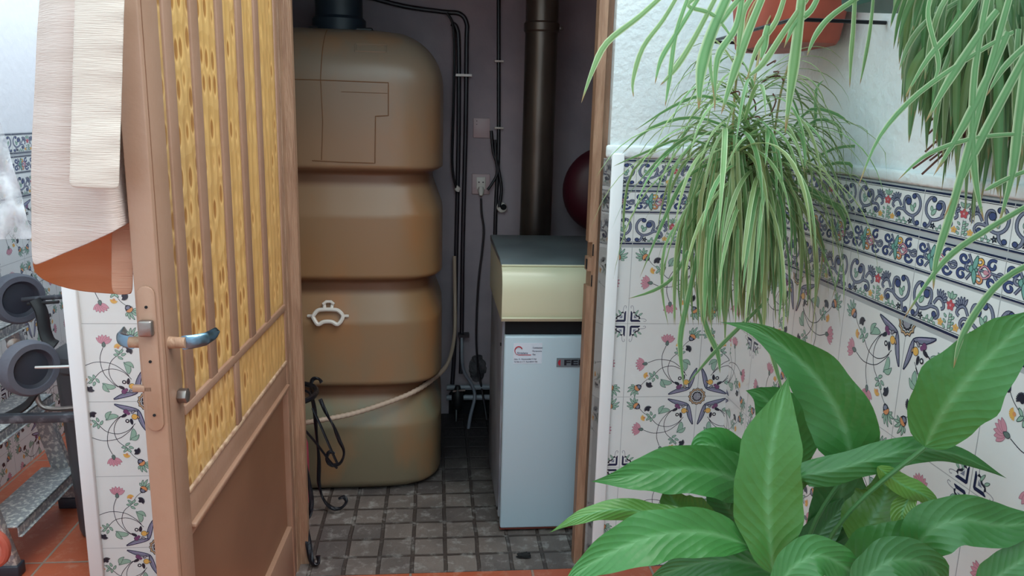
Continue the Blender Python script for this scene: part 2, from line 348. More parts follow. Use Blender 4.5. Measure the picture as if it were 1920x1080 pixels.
# ------------------------------------------------------------------ painted tiles: flat motifs in tile space
NAVY = lin((34, 42, 74)); INK = lin((44, 48, 62)); BLUE = lin((70, 82, 128)); SLATE = lin((124, 130, 152)); PINK = lin((206, 148, 164)); PINKD = lin((148, 98, 118))
YEL = lin((226, 178, 96)); ORG = lin((214, 150, 104)); GRN = lin((150, 184, 168)); GRND = lin((64, 92, 88)); PUR = lin((122, 78, 118)); TILE = lin((226, 229, 230)); GROUT = lin((176, 180, 184))
LAV = lin((150, 144, 178)); TAN = lin((196, 164, 128)); RED = lin((196, 84, 92)); GREY = lin((150, 150, 162)); TEAL = lin((120, 170, 162))
class Motif:
    def __init__(s): s.p = []; s.k = 0        # (layer, pts, colour)
    def poly(s, pts, c, l=2): s.k += 1; s.p.append((l+s.k*.03, [(float(x), float(y)) for x, y in pts], c))
    def line(s, pts, w, c, l=3, taper=False, k=5):
        P = [Vector((x, y, 0)) for x, y in pts]
        if len(P) > 2: P = smooth_path(P, k)
        N = len(P); L = []; R = []; s.k += 1; l += s.k*.03
        for i, p in enumerate(P):
            t = P[min(i+1, N-1)]-P[max(i-1, 0)]
            if t.length < 1e-9: t = Vector((1, 0, 0))
            t.normalize(); n = Vector((-t.y, t.x, 0))
            ww = w*.5*(1 if not taper else max(.12, 1-.85*(i/(N-1))))
            L.append(p+n*ww); R.append(p-n*ww)
        for i in range(N-1):
            s.p.append((l, [tuple(L[i][:2]), tuple(L[i+1][:2]), tuple(R[i+1][:2]), tuple(R[i][:2])], c))
    def disc(s, x, y, r, c, l=2, n=12, ry=None, out=0):
        ry = ry or r
        if out: s.poly([(x+(r+out)*cos(2*pi*k/n), y+(ry+out)*sin(2*pi*k/n)) for k in range(n)], INK, l)
        s.poly([(x+r*cos(2*pi*k/n), y+ry*sin(2*pi*k/n)) for k in range(n)], c, l+.5 if out else l)
    def leaf(s, a, b, w, c, oc=INK, l=4, ow=.006, bend=0):
        ax, ay = a; bx, by = b; dx, dy = bx-ax, by-ay; L = math.hypot(dx, dy); nx, ny = -dy/L, dx/L
        def ring(ex):
            up, dn = [], []
            for i in range(9):
                t = i/8; h = w*sin(pi*t**.8)**.8 if 0 < t < 1 else 0
                m = bend*sin(pi*t); ox = -ex*.8+(L+2*ex*.8)*t
                hh = h+ex
                up.append((ax+dx/L*ox+nx*(m+hh), ay+dy/L*ox+ny*(m+hh))); dn.append((ax+dx/L*ox+nx*(m-hh), ay+dy/L*ox+ny*(m-hh)))
            return up+dn[::-1]
        s.poly(ring(ow), oc, l); s.poly(ring(0), c, l)
    def mirror(s, f):
        o = Motif(); o.k = s.k; o.p = [(l+.015, [f(x, y) for x, y in p], c) for l, p, c in s.p]; return o
    def __add__(s, o): r = Motif(); r.p = s.p+o.p; r.k = max(s.k, o.k)+1; return r

def rot(cx, cy, a):
    return lambda x, y: (cx+x*cos(a)-y*sin(a), cy+x*sin(a)+y*cos(a))
def pink_flower(m, x, y, a):
    g = Motif()
    for k, th in enumerate((-62, -38, -13, 13, 38, 62)):
        t = radians(th); ex, ey = .102*sin(t), .010+.088*cos(t)
        g.leaf((.01*sin(t), -.014), (ex, ey), .023, PINK, PINKD, 5, .0028)
    g.leaf((0, -.06), (0, .005), .02, lin((104, 124, 120)), INK, 7, .004)
    f = rot(x, y, a)
    m.k += g.k+1; m.p += [(l+m.k*.03, [f(u, v) for u, v in p], c) for l, p, c in g.p]
def acorn(m, x, y, a):
    g = Motif()
    for th, L_ in ((-80, .085), (-45, .1), (-15, .11), (20, .105), (52, .1), (85, .08)):
        t = radians(th); g.leaf((.035*sin(t), .03), (L_*sin(t), .03+L_*cos(t)), .012, GRN, GRND, 4, .005, bend=.008)
    g.disc(0, 0, .042, ORG, 6, 14, .036, .005); 
    g.poly([(-.042, -.004), (.042, -.004), (.036, -.036), (.012, -.06), (-.012, -.06), (-.036, -.036)], INK, 7); g.disc(0, -.026, .026, SLATE, 7.5, 10, .02)
    f = rot(x, y, a); m.k += g.k+1; m.p += [(l+m.k*.03, [f(u, v) for u, v in p], c) for l, p, c in g.p]
def burst(m, x, y, a, c, r=.042, n=9, sp=75, core=None):
    g = Motif()
    for k in range(n):
        t = radians(-sp+2*sp*k/(n-1)); g.line([(0, 0), (r*sin(t), r*cos(t))], .011, c, 6)
    g.disc(0, -.004, r*.38, core or c, 6.2, 8)
    f = rot(x, y, a); m.k += g.k+1; m.p += [(l+m.k*.03, [f(u, v) for u, v in p], cc) for l, p, cc in g.p]

def make_big():
    h = Motif(); d = lambda x, y: (1-y, 1-x)
    pink_flower(h, .545, .765, -.1)
    h.line([(.53, .70), (.485, .56), (.51, .38), (.60, .25), (.67, .19)], .0075, INK)
    h.line([(.72, .62), (.61, .52), (.575, .38), (.62, .25), (.71, .165)], .0075, INK)
    acorn(h, .875, .82, radians(-35))
    h.line([(.85, .78), (.78, .72), (.72, .63)], .006, INK)
    burst(h, .705, .705, .3, YEL, .045, 9, 80, ORG)
    burst(h, .82, .655, -1.0, INK, .055, 11, 80)
    for a, b in (((.72, .62), (.67, .67)), ((.72, .63), (.76, .67)), ((.74, .6), (.79, .62)), ((.70, .60), (.65, .61)), ((.70, .58), (.75, .55))):
        h.leaf(a, b, .013, GRN, GRND, 4, .005)
    h.leaf((.81, .36), (.76, .51), .03, GRN, GRND, 4, .005, bend=-.02); h.leaf((.77, .5), (.87, .44), .022, GRN, GRND, 4.2, .005, bend=.02)
    h.leaf((.885, .115), (.965, .39), .024, SLATE, NAVY, 5, .009, bend=.012)
    h.line([(.945, .33), (.925, .25), (.905, .17)], .012, LAV, 6)
    m = h+h.mirror(d)
    # bracket at (0,1)
    b = Motif()
    b.poly([(.055, .86), (.07, .835), (.10, .85), (.115, .885), (.15, .90), (.165, .93), (.14, .945), (.14, .915), (.11, .905), (.10, .9), (.095, .89), (.085, .86)], INK, 4)
    b.poly([(.055, .86), (.055, .945), (.14, .945), (.165, .965), (.165, .975), (.045, .975), (.03, .96), (.03, .835), (.04, .83)], NAVY, 4)
    b.poly([(.075, .88), (.12, .925), (.075, .925)], SLATE, 5)
    b.line([(.16, .93), (.21, .935), (.24, .95), (.23, .97), (.205, .965)], .007, GREY); b.line([(.07, .84), (.065, .79), (.05, .76), (.03, .77), (.035, .795)], .007, GREY)
    b.leaf((.14, .89), (.185, .86), .01, GRN, GRND, 4, .004); b.leaf((.09, .88), (.13, .82), .01, GRN, GRND, 4, .004)
    m = m+b
    # ring flower, fruit
    m.disc(.745, .255, .026, INK, 6); m.disc(.745, .255, .012, TILE, 6.5)
    m.disc(.835, .20, .034, YEL, 7, 14, out=.005); m.disc(.735, .13, .028, PUR, 7, 12, out=.004); m.disc(.765, .155, .022, PUR, 7.2, 10)
    m.leaf((.79, .23), (.80, .30), .014, INK, INK, 6); m.leaf((.74, .17), (.68, .20), .014, INK, INK, 6); m.leaf((.80, .15), (.84, .12), .012, GREY, INK, 6)
    m.leaf((.86, .18), (.89, .22), .01, TAN, INK, 6)
    # corner star (quarter octagon)
    def ring(r1, r2, c, l):
        ang = [90+k*15 for k in range(7)]; rad_ = [1, .86, 1, .86, 1, .86, 1]
        o = [(1+r1*q*cos(radians(a)), r1*q*sin(radians(a))) for a, q in zip(ang, rad_)]
        i = [(1+r2*q*cos(radians(a)), r2*q*sin(radians(a))) for a, q in zip(ang, rad_)][::-1]
        for k in range(6): m.poly([o[k], o[k+1], i[6-k-1], i[6-k]], c, l)
    ring(.125, .115, INK, 5); ring(.115, .098, TAN, 5); ring(.098, .088, INK, 5); ring(.075, .055, INK, 5); ring(.055, .0, GREY, 5)
    return m
BIG = make_big()

def spiral(cx, cy, r, a0, turns, n=12):
    return [(cx+r*(1-.8*k/n)*cos(a0+turns*2*pi*k/n), cy+r*(1-.8*k/n)*sin(a0+turns*2*pi*k/n)) for k in range(n+1)]
def both(m, pts, w, c, l=4, taper=False, k=3, dx=0):
    m.line(pts, w+.034, NAVY, l, taper, k); m.line(pts, w, c, l+.5, taper, k)
def scroll_half():
    m = Motif()
    both(m, [(.33, .86), (.2, .84), (.1, .66), (.13, .44), (.3, .30), (.5, .33), (.72, .47)], .055, SLATE)
    both(m, [(.30, .30), (.27, .16), (.18, .09), (.1, .12)], .06, SLATE); m.disc(.13, .13, .055, BLUE, 6, 10, out=.02)
    m.disc(.33, .82, .06, BLUE, 6, 10, out=.02)
    both(m, [(.60, .42), (.66, .6), (.62, .76), (.5, .78), (.44, .68)], .05, SLATE); m.disc(.5, .66, .085, BLUE, 6, 12, out=.02)
    both(m, [(.66, .42), (.85, .42), (.93, .3), (.86, .2), (.76, .24)], .045, SLATE); m.disc(.8, .27, .06, BLUE, 6, 10, out=.02)
    both(m, [(.74, .5), (.86, .66), (1.0, .62), (1.06, .5), (.98, .44)], .05, SLATE)
    for q in range(6):
        a = radians(120-q*24); m.leaf((.92+.1*cos(a), .62+.08*sin(a)), (.92+.22*cos(a), .66+.2*sin(a)), .025, SLATE, NAVY, 5, .014)
    m.leaf((.3, .42), (.42, .58), .05, GRN, GRND, 5, .014); m.leaf((.3, .52), (.27, .64), .035, GRN, GRND, 5, .014)
    m.disc(.38, .14, .05, INK, 6, 8); m.disc(.38, .14, .02, SLATE, 7, 6)
    for k in range(5):
        a = 2*pi*k/5; m.leaf((.38, .14), (.38+.09*cos(a), .14+.09*sin(a)), .022, INK, INK, 5, .004)
    m.line([(.45, .1), (.65, .12), (.85, .08)], .016, GRND, 4)
    for q in range(5): m.leaf((.5+.08*q, .11), (.54+.08*q, .11+(.1 if q % 2 else -.06)), .028, GRN, GRND, 5, .01)
    for k in range(5):
        a = 2*pi*k/5+.3; m.leaf((1.02, .17), (1.02+.085*cos(a), .17+.085*sin(a)), .03, YEL, TAN, 6, .008)
    m.disc(1.02, .17, .022, ORG, 7.5, 6)
    for k in range(3): m.leaf((1.17, .08+.12*k), (1.1, .14+.12*k), .025, GRN, GRND, 5, .01)
    return m
def border(kind):
    if kind == 'knot':
        m = Motif()
        for s_ in (0, 1.25):
            for cx, cy, r, a, t, c in ((.18, .72, .15, 0, -1.1, BLUE), (.16, .3, .15, 1, 1.1, BLUE), (.34, .5, .1, 2, 1, SLATE), (.95, .7, .15, 1, 1, BLUE), (.97, .3, .15, 0, -1, BLUE), (1.15, .5, .13, 3, 1.1, SLATE)):
                both(m, spiral(cx+s_, cy, r, a, t), .05, c, 4)
            both(m, [(.3+s_, .85), (.45+s_, .5), (.3+s_, .2)], .04, SLATE, 4)
            both(m, spiral(.62+s_, .74, .13, 3, 1), .045, YEL, 5); both(m, spiral(.64+s_, .26, .13, 3, -1), .045, ORG, 5)
            m.leaf((.35+s_, .5), (.58+s_, .5), .09, TEAL, GRND, 6, .02); m.leaf((.48+s_, .5), (.54+s_, .85), .05, TEAL, GRND, 6, .02); m.leaf((.48+s_, .5), (.54+s_, .15), .05, TEAL, GRND, 6, .02)
            both(m, [(.6+s_, .5), (.75+s_, .66), (.92+s_, .5), (.75+s_, .34), (.6+s_, .5)], .035, PINK, 5)
            both(m, [(.5+s_, .5), (.7+s_, .52), (1.25+s_, .5)], .035, SLATE, 5)
            m.leaf((.74+s_, .5), (.88+s_, .5), .05, PINK, PINKD, 7, .012)
        lines = ((0, .93, .985), (0, .02, .07)); W_ = 2.5
    else:
        h = scroll_half(); m = h+h.mirror(lambda x, y: (2.5-x, y))
        for k in range(5):
            a = 2*pi*k/5+pi/2; m.leaf((1.25, .60), (1.25+.12*cos(a), .6+.12*sin(a)), .045, RED, PINKD, 7, .01)
        m.disc(1.25, .6, .03, PINK, 8.5, 8)
        m.leaf((1.25, .75), (1.12, .86), .04, GRN, GRND, 5, .012); m.leaf((1.25, .75), (1.38, .86), .04, GRN, GRND, 5, .012); m.leaf((1.25, .74), (1.25, .9), .03, GRN, GRND, 5, .012)
        m.line([(1.25, .45), (1.25, .05)], .015, GRND, 4)
        for k in range(3): m.leaf((1.25, .35-.12*k), (1.33, .42-.12*k), .03, GRN, GRND, 5, .01)
        m = m.mirror(lambda x, y: (x, .06+y*.9))
        lines = ((0, .94, .99), (0, .015, .06)) if kind == 'scroll_top' else ((0, .02, .075),)
    for x0, y0, y1 in lines:
        m.poly([(.012, y0), (2.488, y0), (2.488, y1), (.012, y1)], NAVY, 3)
        ya = y0-.035 if y0 > .5 else y1+.02
        m.poly([(.012, ya), (2.488, ya), (2.488, ya+.014), (.012, ya+.014)], INK, 3)
    return m.mirror(lambda x, y: (x/2.5, y))
B_TOP, B_KNOT, B_LOW = border('scroll_top'), border('knot'), border('scroll')

def clip(poly, x0, x1, y0, y1):
    for ax, val, sgn in ((0, x0, 1), (0, x1, -1), (1, y0, 1), (1, y1, -1)):
        out = []; n = len(poly)
        if n < 3: return []
        for i in range(n):
            p, q = poly[i], poly[(i+1) % n]; a = sgn*(p[ax]-val); b = sgn*(q[ax]-val)
            if a >= 0: out.append(p)
            if (a >= 0) != (b >= 0):
                t = a/(a-b); out.append((p[0]+(q[0]-p[0])*t, p[1]+(q[1]-p[1])*t))
        poly = out
    return poly
BANDZ = [(.982, .902, B_LOW, 'b3'), ]
def tiled_wall(mb, smap, joints, star0, s0, s1, z0=0.0, z1=1.117, tone=1.0):
    """paint tiles for s in [s0,s1]; smap(s,z,h)->3D ; joints at star0+.2k ; star at even k (for z=.896-.4k)"""
    cells = []
    k0 = math.floor((s0-star0)/.2)-1; k1 = math.ceil((s1-star0)/.2)+1
    for k in range(k0, k1):
        a, b = star0+.2*k, star0+.2*(k+1)
        if b <= s0+1e-4 or a >= s1-1e-4: continue
        for r in range(-1, 5):
            zt = .896-.2*r+0; zb = zt-.2
            if r == -1: continue
            fx = (k % 2 == 0)   # star on the left edge
            fz = (r % 2 == 0)   # star on top edge
            cells.append((a, b, zb, zt, BIG, fx, fz, .006))
        ka = star0+.2*k; kb = ka+.2
        for zb, zt, mo in ((.902, .981, B_LOW), (.983, 1.041, B_KNOT), (1.048, 1.115, B_TOP)):
            cells.append((ka, kb, zb, zt, mo, False, False, .006))
    mb.add([smap(s0, z0, 0), smap(s1, z0, 0), smap(s1, z1, 0), smap(s0, z1, 0)], [(0, 1, 2, 3)], GROUT)
    for a, b, zb, zt, mo, fx, fz, g in cells:
        cx0, cx1, cy0, cy1 = max(a+.0008, s0), min(b-.0008, s1), max(zb+.0007, z0), min(zt-.0007, z1)
        if cx1 <= cx0 or cy1 <= cy0: continue
        mb.add([smap(cx0, cy0, .0004), smap(cx1, cy0, .0004), smap(cx1, cy1, .0004), smap(cx0, cy1, .0004)], [(0, 1, 2, 3)], TILE)
        full = cx0 <= a+.001 and cx1 >= b-.001 and cy0 <= zb+.001 and cy1 >= zt-.001
        for l, p, c in mo.p:
            q = []
            for u, v in p:
                if fx: u = 1-u
                if fz: v = 1-v
                q.append((a+u*(b-a), zb+v*(zt-zb)))
            if full:
                q = [(min(max(x, a), b), min(max(y, zb), zt)) for x, y in q]
            else: q = clip(q, cx0, cx1, cy0, cy1)
            if len(q) < 3: continue
            h = .0004+l*.00008
            mb.add([smap(x, y, h) for x, y in q], [tuple(range(len(q)))], c)

# ------------------------------------------------------------------ structure
XR, XL = .784, -1.4
OX0, OX1 = -.37, .428          # door opening
SX = .462                      # strip right edge
TOPZ = 1.95
def stile(name, smap, args, parent):
    mb = MB(); mb.fixn = False; mb.world = True
    tiled_wall(mb, smap, *args); return mb.build(name, M_['tile'], parent)

# front wall, right of the door
wf = MB().box((OX1, .0, 0), (XR+.1, .115, TOPZ)); wf.world = True
wall_front = struct(wf.build('wall_front', M_['stucco']))
stile('painted_tiles', lambda s, z, h: (s, -.006-h, z), (None, .697, SX-.002, XR, 0.0, 1.117), wall_front)
t_ = MB().box((SX-.032, -.02, 0), (SX, .0, 1.13)); o = t_.build('corner_trim', M_['trim'], wall_front, bevel=.003)
t_ = MB().box((SX-.045, -.012, 1.119), (XR, .0, 1.15)); t_.build('ledge', M_['stucco'], wall_front, bevel=.008)
# front wall, left of the door
wl = MB().box((-.88, 0, 0), (OX0-.0, .115, TOPZ)); wl.world = True
wall_left_front = struct(wl.build('wall_front_left', M_['stucco']))
stile('painted_tiles', lambda s, z, h: (s, -.006-h, z), (None, -.711, -.852, OX0-.03, 0.0, 1.117), wall_left_front)
MB().box((-.884, -.018, 0), (-.850, .0, 1.13)).build('corner_trim', M_['trim'], wall_left_front, bevel=.003)
# over the door, out of view; set low to shade the upper shed
w = MB().box((OX0, 0, 1.80), (OX1, .115, TOPZ)); w.world = True; struct(w.build('wall_over_door', M_['stucco']))
# right wall
w = MB().box((XR, -3.6, 0), (XR+.15, -.0, TOPZ)); w.world = True; wall_right = struct(w.build('wall_right', M_['stucco']))
stile('painted_tiles', lambda s, z, h: (XR-.006-h, -s, z), (None, .7435, 0, 2.2, 0.0, 1.117), wall_right)
MB().box((XR-.010, -3.6, 1.119), (XR, -.0, 1.14)).build('ledge', M_['stucco'], wall_right, bevel=.008)
# left wall
w = MB().box((XL-.15, -3.6, 0), (XL, 1.6, TOPZ)); w.world = True; wall_left = struct(w.build('wall_left', M_['plaster']))
stile('painted_tiles', lambda s, z, h: (XL+.006+h, s, z), (None, .05, -.5, 1.55, 0.0, 1.117), wall_left)
# passage side of the shed and its end
w = MB().box((-.88, .115, 0), (-.76, 1.6, TOPZ)); w.world = True; struct(w.build('wall_passage', M_['plaster']))
w = MB().box((XL, 1.6, 0), (-.76, 1.7, TOPZ)); w.world = True; struct(w.build('wall_passage_end', M_['plaster']))
# shed
w = MB().box((-.76, 1.15, -.02), (.95, 1.27, TOPZ)); w.world = True; wall_back = struct(w.build('wall_back', M_['inner']))
w = MB().box((.83, .115, 0), (.95, 1.15, TOPZ)); w.world = True; struct(w.build('wall_shed_right', M_['inner']))
w = MB().box((-.76, .115, 1.84), (.83, 1.15, 1.94)); w.world = True; struct(w.build('ceiling', M_['inner']))  # out of view, set low to keep the upper shed dark
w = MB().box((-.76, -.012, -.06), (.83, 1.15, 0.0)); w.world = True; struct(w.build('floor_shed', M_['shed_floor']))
w = MB()
w.box((XL, -4.2, -.06), (XR, -.012, 0.0)); w.box((XL, -.012, -.06), (-.76, 1.6, 0)); w.world = True; struct(w.build('floor', M_['patio_floor']))
w = MB().box((XL-.15, -4.3, 0), (XR+.15, -4.2, 2.6)); w.world = True; struct(w.build('wall_rear_unseen', M_['plaster']))  # unseen wall behind the camera, raised to cut level light into the shed

# door frame: rebated wood jamb on the right, with latch notches; left jamb behind the leaf
fr = bpy.data.objects.new('trim_1', None); COL.objects.link(fr); struct(fr)
prof = [(.388, .012), (.388, .05), (.398, .05), (.398, .075), (.432, .075), (.432, .03), (.412, .03), (.410, .012)]
def jamb(z0, z1, cut=0):
    mb = MB(); mb.prism([(x+(cut if x < .39 else 0), y, z0) for x, y in prof], (0, 0, z1-z0)); return mb
zs = [0, .79, .83, .865, .905, 1.78]
mb = MB()
for i, (a, b) in enumerate(zip(zs, zs[1:])):
    j = jamb(a, b, .010 if i in (1, 3) else 0); mb.add(j.v, j.f)
mb.build('right_jamb', M_['frame_wood'], fr)
MB().box((.3865, .014, .835), (.3885, .03, .86)).build('strike_slot', M_['dark'], fr)
MB().box((.399, .0105, .79), (.402, .013, .82)).build('strike_slot', M_['dark'], fr)
MB().box((.399, .0105, .87), (.402, .013, .90)).build('strike_slot', M_['dark'], fr)
MB().prism([(-.372, .012, 0), (-.372, .075, 0), (-.34, .075, 0), (-.34, .05, 0), (-.362, .05, 0), (-.362, .012, 0)], (0, 0, 1.78)).build('left_jamb', M_['frame_wood'], fr)
MB().box((-.372, .012, 1.76), (.432, .075, 1.80)).build('head', M_['frame_wood'], fr)
# tiled reveal between trim and jamb
mb = MB(); mb.fixn = False; mb.world = True
tiled_wall(mb, lambda s, z, h: (OX1+.002-s*.45, -.018+s, z), None, -.12, 0, .03, 0, 1.117)
mb.build('painted_tiles', M_['tile'], wall_front)

# ------------------------------------------------------------------ door leaf
HX, HY = -.362, -.004
DN = Vector((-.396, -.785, 0)); DH = Vector((HX, HY, 0))
dvec = (DN-DH); DL = dvec.length; dd = dvec.normalized(); nn = Vector((-dd.y, dd.x, 0))   # nn points right (+X)
if nn.x < 0: nn = -nn
door = bpy.data.objects.new('door_1', None); COL.objects.link(door); struct(door); door.location = (HX, HY, .01)
def db(l0, l1, z0, z1, t0=-.034, t1=0.0):
    o = DH+dd*l0+nn*t0; o.z = z0
    return MB().obox(o, dd*(l1-l0), nn*(t1-t0), (0, 0, z1-z0))
def ly(Y): return (HY-Y)/abs(dd.y)
ST = ly(-.715)
db(ST, DL, .01, 1.77).build('lock_stile', M_['brown'], door, bevel=.002)
db(0, .028, .01, 1.77).build('hinge_stile', M_['brown'], door, bevel=.002)
db(.028, ST, .525, .609, -.034, -.002).build('middle_rail', M_['brown'], door, bevel=.002)
MB().obox(DH+dd*.028+nn*-.012+Vector((0, 0, .600)), dd*(ST-.028), nn*.013, (0, 0, .009)).build('worn_moulding', M_['chip'], door, bevel=.002)
db(.028, ST, .54, .548, -.004, .006).build('moulding', M_['brown'], door, bevel=.002)
db(.028, ST, .01, .16, -.034, -.002).build('bottom_rail', M_['brown'], door, bevel=.002)
db(.028, ST, 1.9, 2.02, -.034, -.002).build('top_rail', M_['brown'], door, bevel=.002)
db(.028, ST, .16, .525, -.024, -.014).build('lower_panel', M_['brown_dark'], door)
db(.028, ST, .735, .752, -.026, .002).build('glazing_bar', M_['brown'], door, bevel=.002)
BARS = [(-.705, -.66), (-.589, -.536), (-.452, -.408), (-.336, -.284), (-.20, -.163)]
BARS = [(-.700, -.664), (-.585, -.548), (-.452, -.415), (-.33, -.293), (-.205, -.17)]
for a, b in BARS:
    db(ly(b), ly(a), .75, 1.66, -.012, .0015).build('glazing_bar', M_['brown'], door, bevel=.002)
db(ly(-.435)-.014, ly(-.435)+.014, .609, .737, -.022, .0015).build('glazing_bar', M_['brown'], door, bevel=.002)
edges = [ST]+[ly(v) for ab in BARS for v in ab]+[.028]
ed = [ST, ly(-.700), ly(-.664), ly(-.585), ly(-.548), ly(-.452), ly(-.415), ly(-.33), ly(-.293), ly(-.205), ly(-.17), .028]
for i in range(0, len(ed), 2):
    if ed[i]-ed[i+1] > .005: db(ed[i+1], ed[i], .75, 1.66, -.006, -.003).build('amber_pane', M_['glass'], door)
db(.028, ly(-.435)-.012, .609, .737, -.006, -.003).build('amber_pane', M_['glass'], door)
db(ly(-.435)+.012, ST, .609, .737, -.006, -.003).build('amber_pane', M_['glass'], door)
# rebate groove on the stile face
db(DL-.012, DL-.0105, .01, 2.02, -.004, .0006).build('edge_groove', M_['brown_dark'], door)
# lock faceplate on the leaf edge (rounded ends) with bolt parts
ec = DH+dd*(DL+.0005)-nn*.017
def plate(zc0, zc1, hw, th):
    pts = []
    for k in range(9):
        a = pi*k/8; pts.append(ec+nn*hw*cos(a)+Vector((0, 0, zc1+hw*sin(a))))
    for k in range(9):
        a = pi+pi*k/8; pts.append(ec+nn*hw*cos(a)+Vector((0, 0, zc0+hw*sin(a))))
    return MB().prism(pts, dd*th)
fp = plate(.752, .948, .0125, .003).build('lock_faceplate', M_['brown'], door, bevel=.0008)
o = ec+dd*.003; 
MB().obox(o-nn*.010+Vector((0, 0, .888)), nn*.02, dd*.012, (0, 0, .024)).build('latch_bolt', M_['steel'], fp, bevel=.003)
MB().obox(o-nn*.030+Vector((0, 0, .800)), nn*.03, dd*-.010, (0, 0, .010)).build('dead_bolt', M_['brown'], fp, bevel=.002)
for z in (.93, .848, .765):
    MB().lathe([(.0022, 0), (.0022, .0012)], o+Vector((0, 0, z)), dd, 10).build('screw', M_['dark'], fp)
# lever handles
def handle(side):
    base = DH+dd*ly(-.757); base.z = .868
    s_ = nn*side; hp = thing_part = None
    st = base+nn*(0 if side > 0 else -.034)
    mb = MB(); P = [st, st+s_*.012, st+s_*.024]
    mb.tube(P, [.0095, .0085, .0085], 16)
    neck = mb.build('handle_neck', M_['frame_wood'], door, smooth=True)
    # lever runs back along the leaf, flattened blade turned up at its end
    ln = []
    e0 = st+s_*.022
    for k in range(13):
        t = k/12; ln.append(e0+s_*(.020*min(t*3, 1)**.6+.012*t)-dd*(.056*t)+Vector((0, 0, .000+.002*t**2.4)))
    mb = MB(); N = 16; R = []
    for i, p in enumerate(ln):
        t = i/12; w = .0095*(1-.15*t) if t < .9 else .0095*(1-.15*t)*max(.25, 1-(t-.9)*7); th = .0085*(1-.62*min(1, t*1.6))
        for k in range(N):
            a = 2*pi*k/N; mb.v.append(tuple(p+Vector((0, 0, 1))*w*1.15*sin(a)+nn*th*cos(a)))
    for i in range(12):
        for k in range(N): mb.f.append((i*N+k, i*N+(k+1) % N, (i+1)*N+(k+1) % N, (i+1)*N+k))
    mb.f.append(tuple(range(N))[::-1]); mb.f.append(tuple(range(12*N, 13*N)))
    tag(mb.build('lever_handle', M_['chrome'], door, smooth=True), 'worn chrome lever handle')
handle(1); handle(-1)
b_ = DH+dd*ly(-.735); b_.z = .776
MB().tube([b_, b_+nn*.014], .012, 6).build('keyhole_cover', M_['steel'], door, bevel=.001)

# ------------------------------------------------------------------ oil tank
TZ = [at(640, y, Y=.47).z for y in (920, 749, 551, 346)]
GROOVES = TZ[1:]
TCX, TCY, TA, TB = -.355, .80, .38, .33
def tank_scale(z):
    s = 0
    for g in GROOVES:
        d = (z-g)
        if -.095 <= d < 0: s -= .034*((d+.095)/.095)
        elif 0 <= d < .034: s -= .034
        elif .034 <= d < .052: s -= .034*(1-(d-.034)/.018)**2
    if z < .03: s -= .03*(1-z/.03)**2
    top = 1.462
    if z > top-.17:
        t = min(1, (z-(top-.17))/.17); s -= .17*(1-math.sqrt(max(0, 1-t*t)))
    return s
def tank_pt(th, z, extra=0):
    s = tank_scale(z)+extra; a, b = TA+s, TB+s; n = 2/5.0
    c, q = cos(th), sin(th)
    return Vector((TCX+a*math.copysign(abs(c)**n, c), TCY+b*math.copysign(abs(q)**n, q), z))
def tank_front(X, z, e=0):
    s = tank_scale(z)+e; a, b = TA+s, TB+s; u = min(.999, abs(X-TCX)/a)
    return Vector((X, TCY-b*(1-u**5)**.2, z))
mb = MB(); NT = 96; zz = [0.002+1.46*(i/170) for i in range(171)]
for i in range(171):
    z = zz[i]
    for k in range(NT): mb.v.append(tuple(tank_pt(2*pi*k/NT, z)))
for i in range(170):
    for k in range(NT): mb.f.append((i*NT+k, i*NT+(k+1) % NT, (i+1)*NT+(k+1) % NT, (i+1)*NT+k))
mb.f.append(tuple(range(NT))[::-1]); mb.f.append(tuple(170*NT+k for k in range(NT)))
tank = thing('oil_tank', 'tall brown stained plastic heating oil tank with moulded waists, in the shed', 'tank', (TCX, TCY, 0))
M_['tank'] = tank_mat()
# material heights are read in object space, so the body keeps world height
body = mb.build('tank_body', M_['tank'], tank, smooth=True, angle=80)
M_['seam'] = mat('brown seam', (122, 82, 52), .6)
def seam(pxs, r=.0016):
    mb = MB(); P = []
    W3 = [at(x, y, Y=.47) for x, y in pxs]
    for a, b in zip(W3, W3[1:]):
        n = 14
        for k in range(n): q = a.lerp(b, k/n); P.append(tank_front(q.x, q.z, .0002))
    q = W3[-1]; P.append(tank_front(q.x, q.z, .0002)); mb.tube(P, r, 6); return mb
fp = seam([(535, 148), (600, 150), (728, 155), (728, 217), (704, 218), (703, 306), (640, 304), (585, 301)]).build('embossed_outline', M_['seam'], body, smooth=True)
seam([(603, 48), (601, 150), (605, 225), (603, 300)], .0013).build('mould_seam', M_['seam'], body, smooth=True)
seam([(664, 80), (722, 82), (722, 96), (664, 94), (664, 80)], .003).build('embossed_plate', M_['tank'], body, smooth=True)
seam([(640, 172), (726, 175)], .001).build('embossed_line', M_['seam'], body, smooth=True)
# white moulded handle
hb = at(615, 592, Y=.47); 
def hp(dx, dz, e=.012): 
    return tank_front(hb.x+dx, hb.z+dz, e)
def strip(pts, r, name='handle', par=tank):
    P = smooth_path([hp(*p) for p in pts], 4); mb.tube(P, r, 8)
mb = MB(); kx = .0007*2.35
ring = [(-45, -2), (-32, 12), (-15, 15), (15, 15), (32, 12), (45, -2), (30, -20), (12, -14), (-12, -14), (-30, -20), (-45, -2)]
mb.tube(smooth_path([hp(x*kx*.62, z*kx*.75) for x, z in ring], 4), .0065, 8)
for sx in (-1, 1):
    mb.tube([hp(sx*.043, 0), hp(sx*.062, -.002, .004)], .005, 8)
    mb.tube([hp(sx*.010, .018), hp(sx*.013, .034, .006)], .0055, 8)
mb.tube([hp(-.016, .034), hp(-.006, .042), hp(.008, .042), hp(.018, .034)], .005, 8)
tag(mb.build('carrying_handle', M_['white_plastic'], tank, smooth=True), 'white plastic handle')
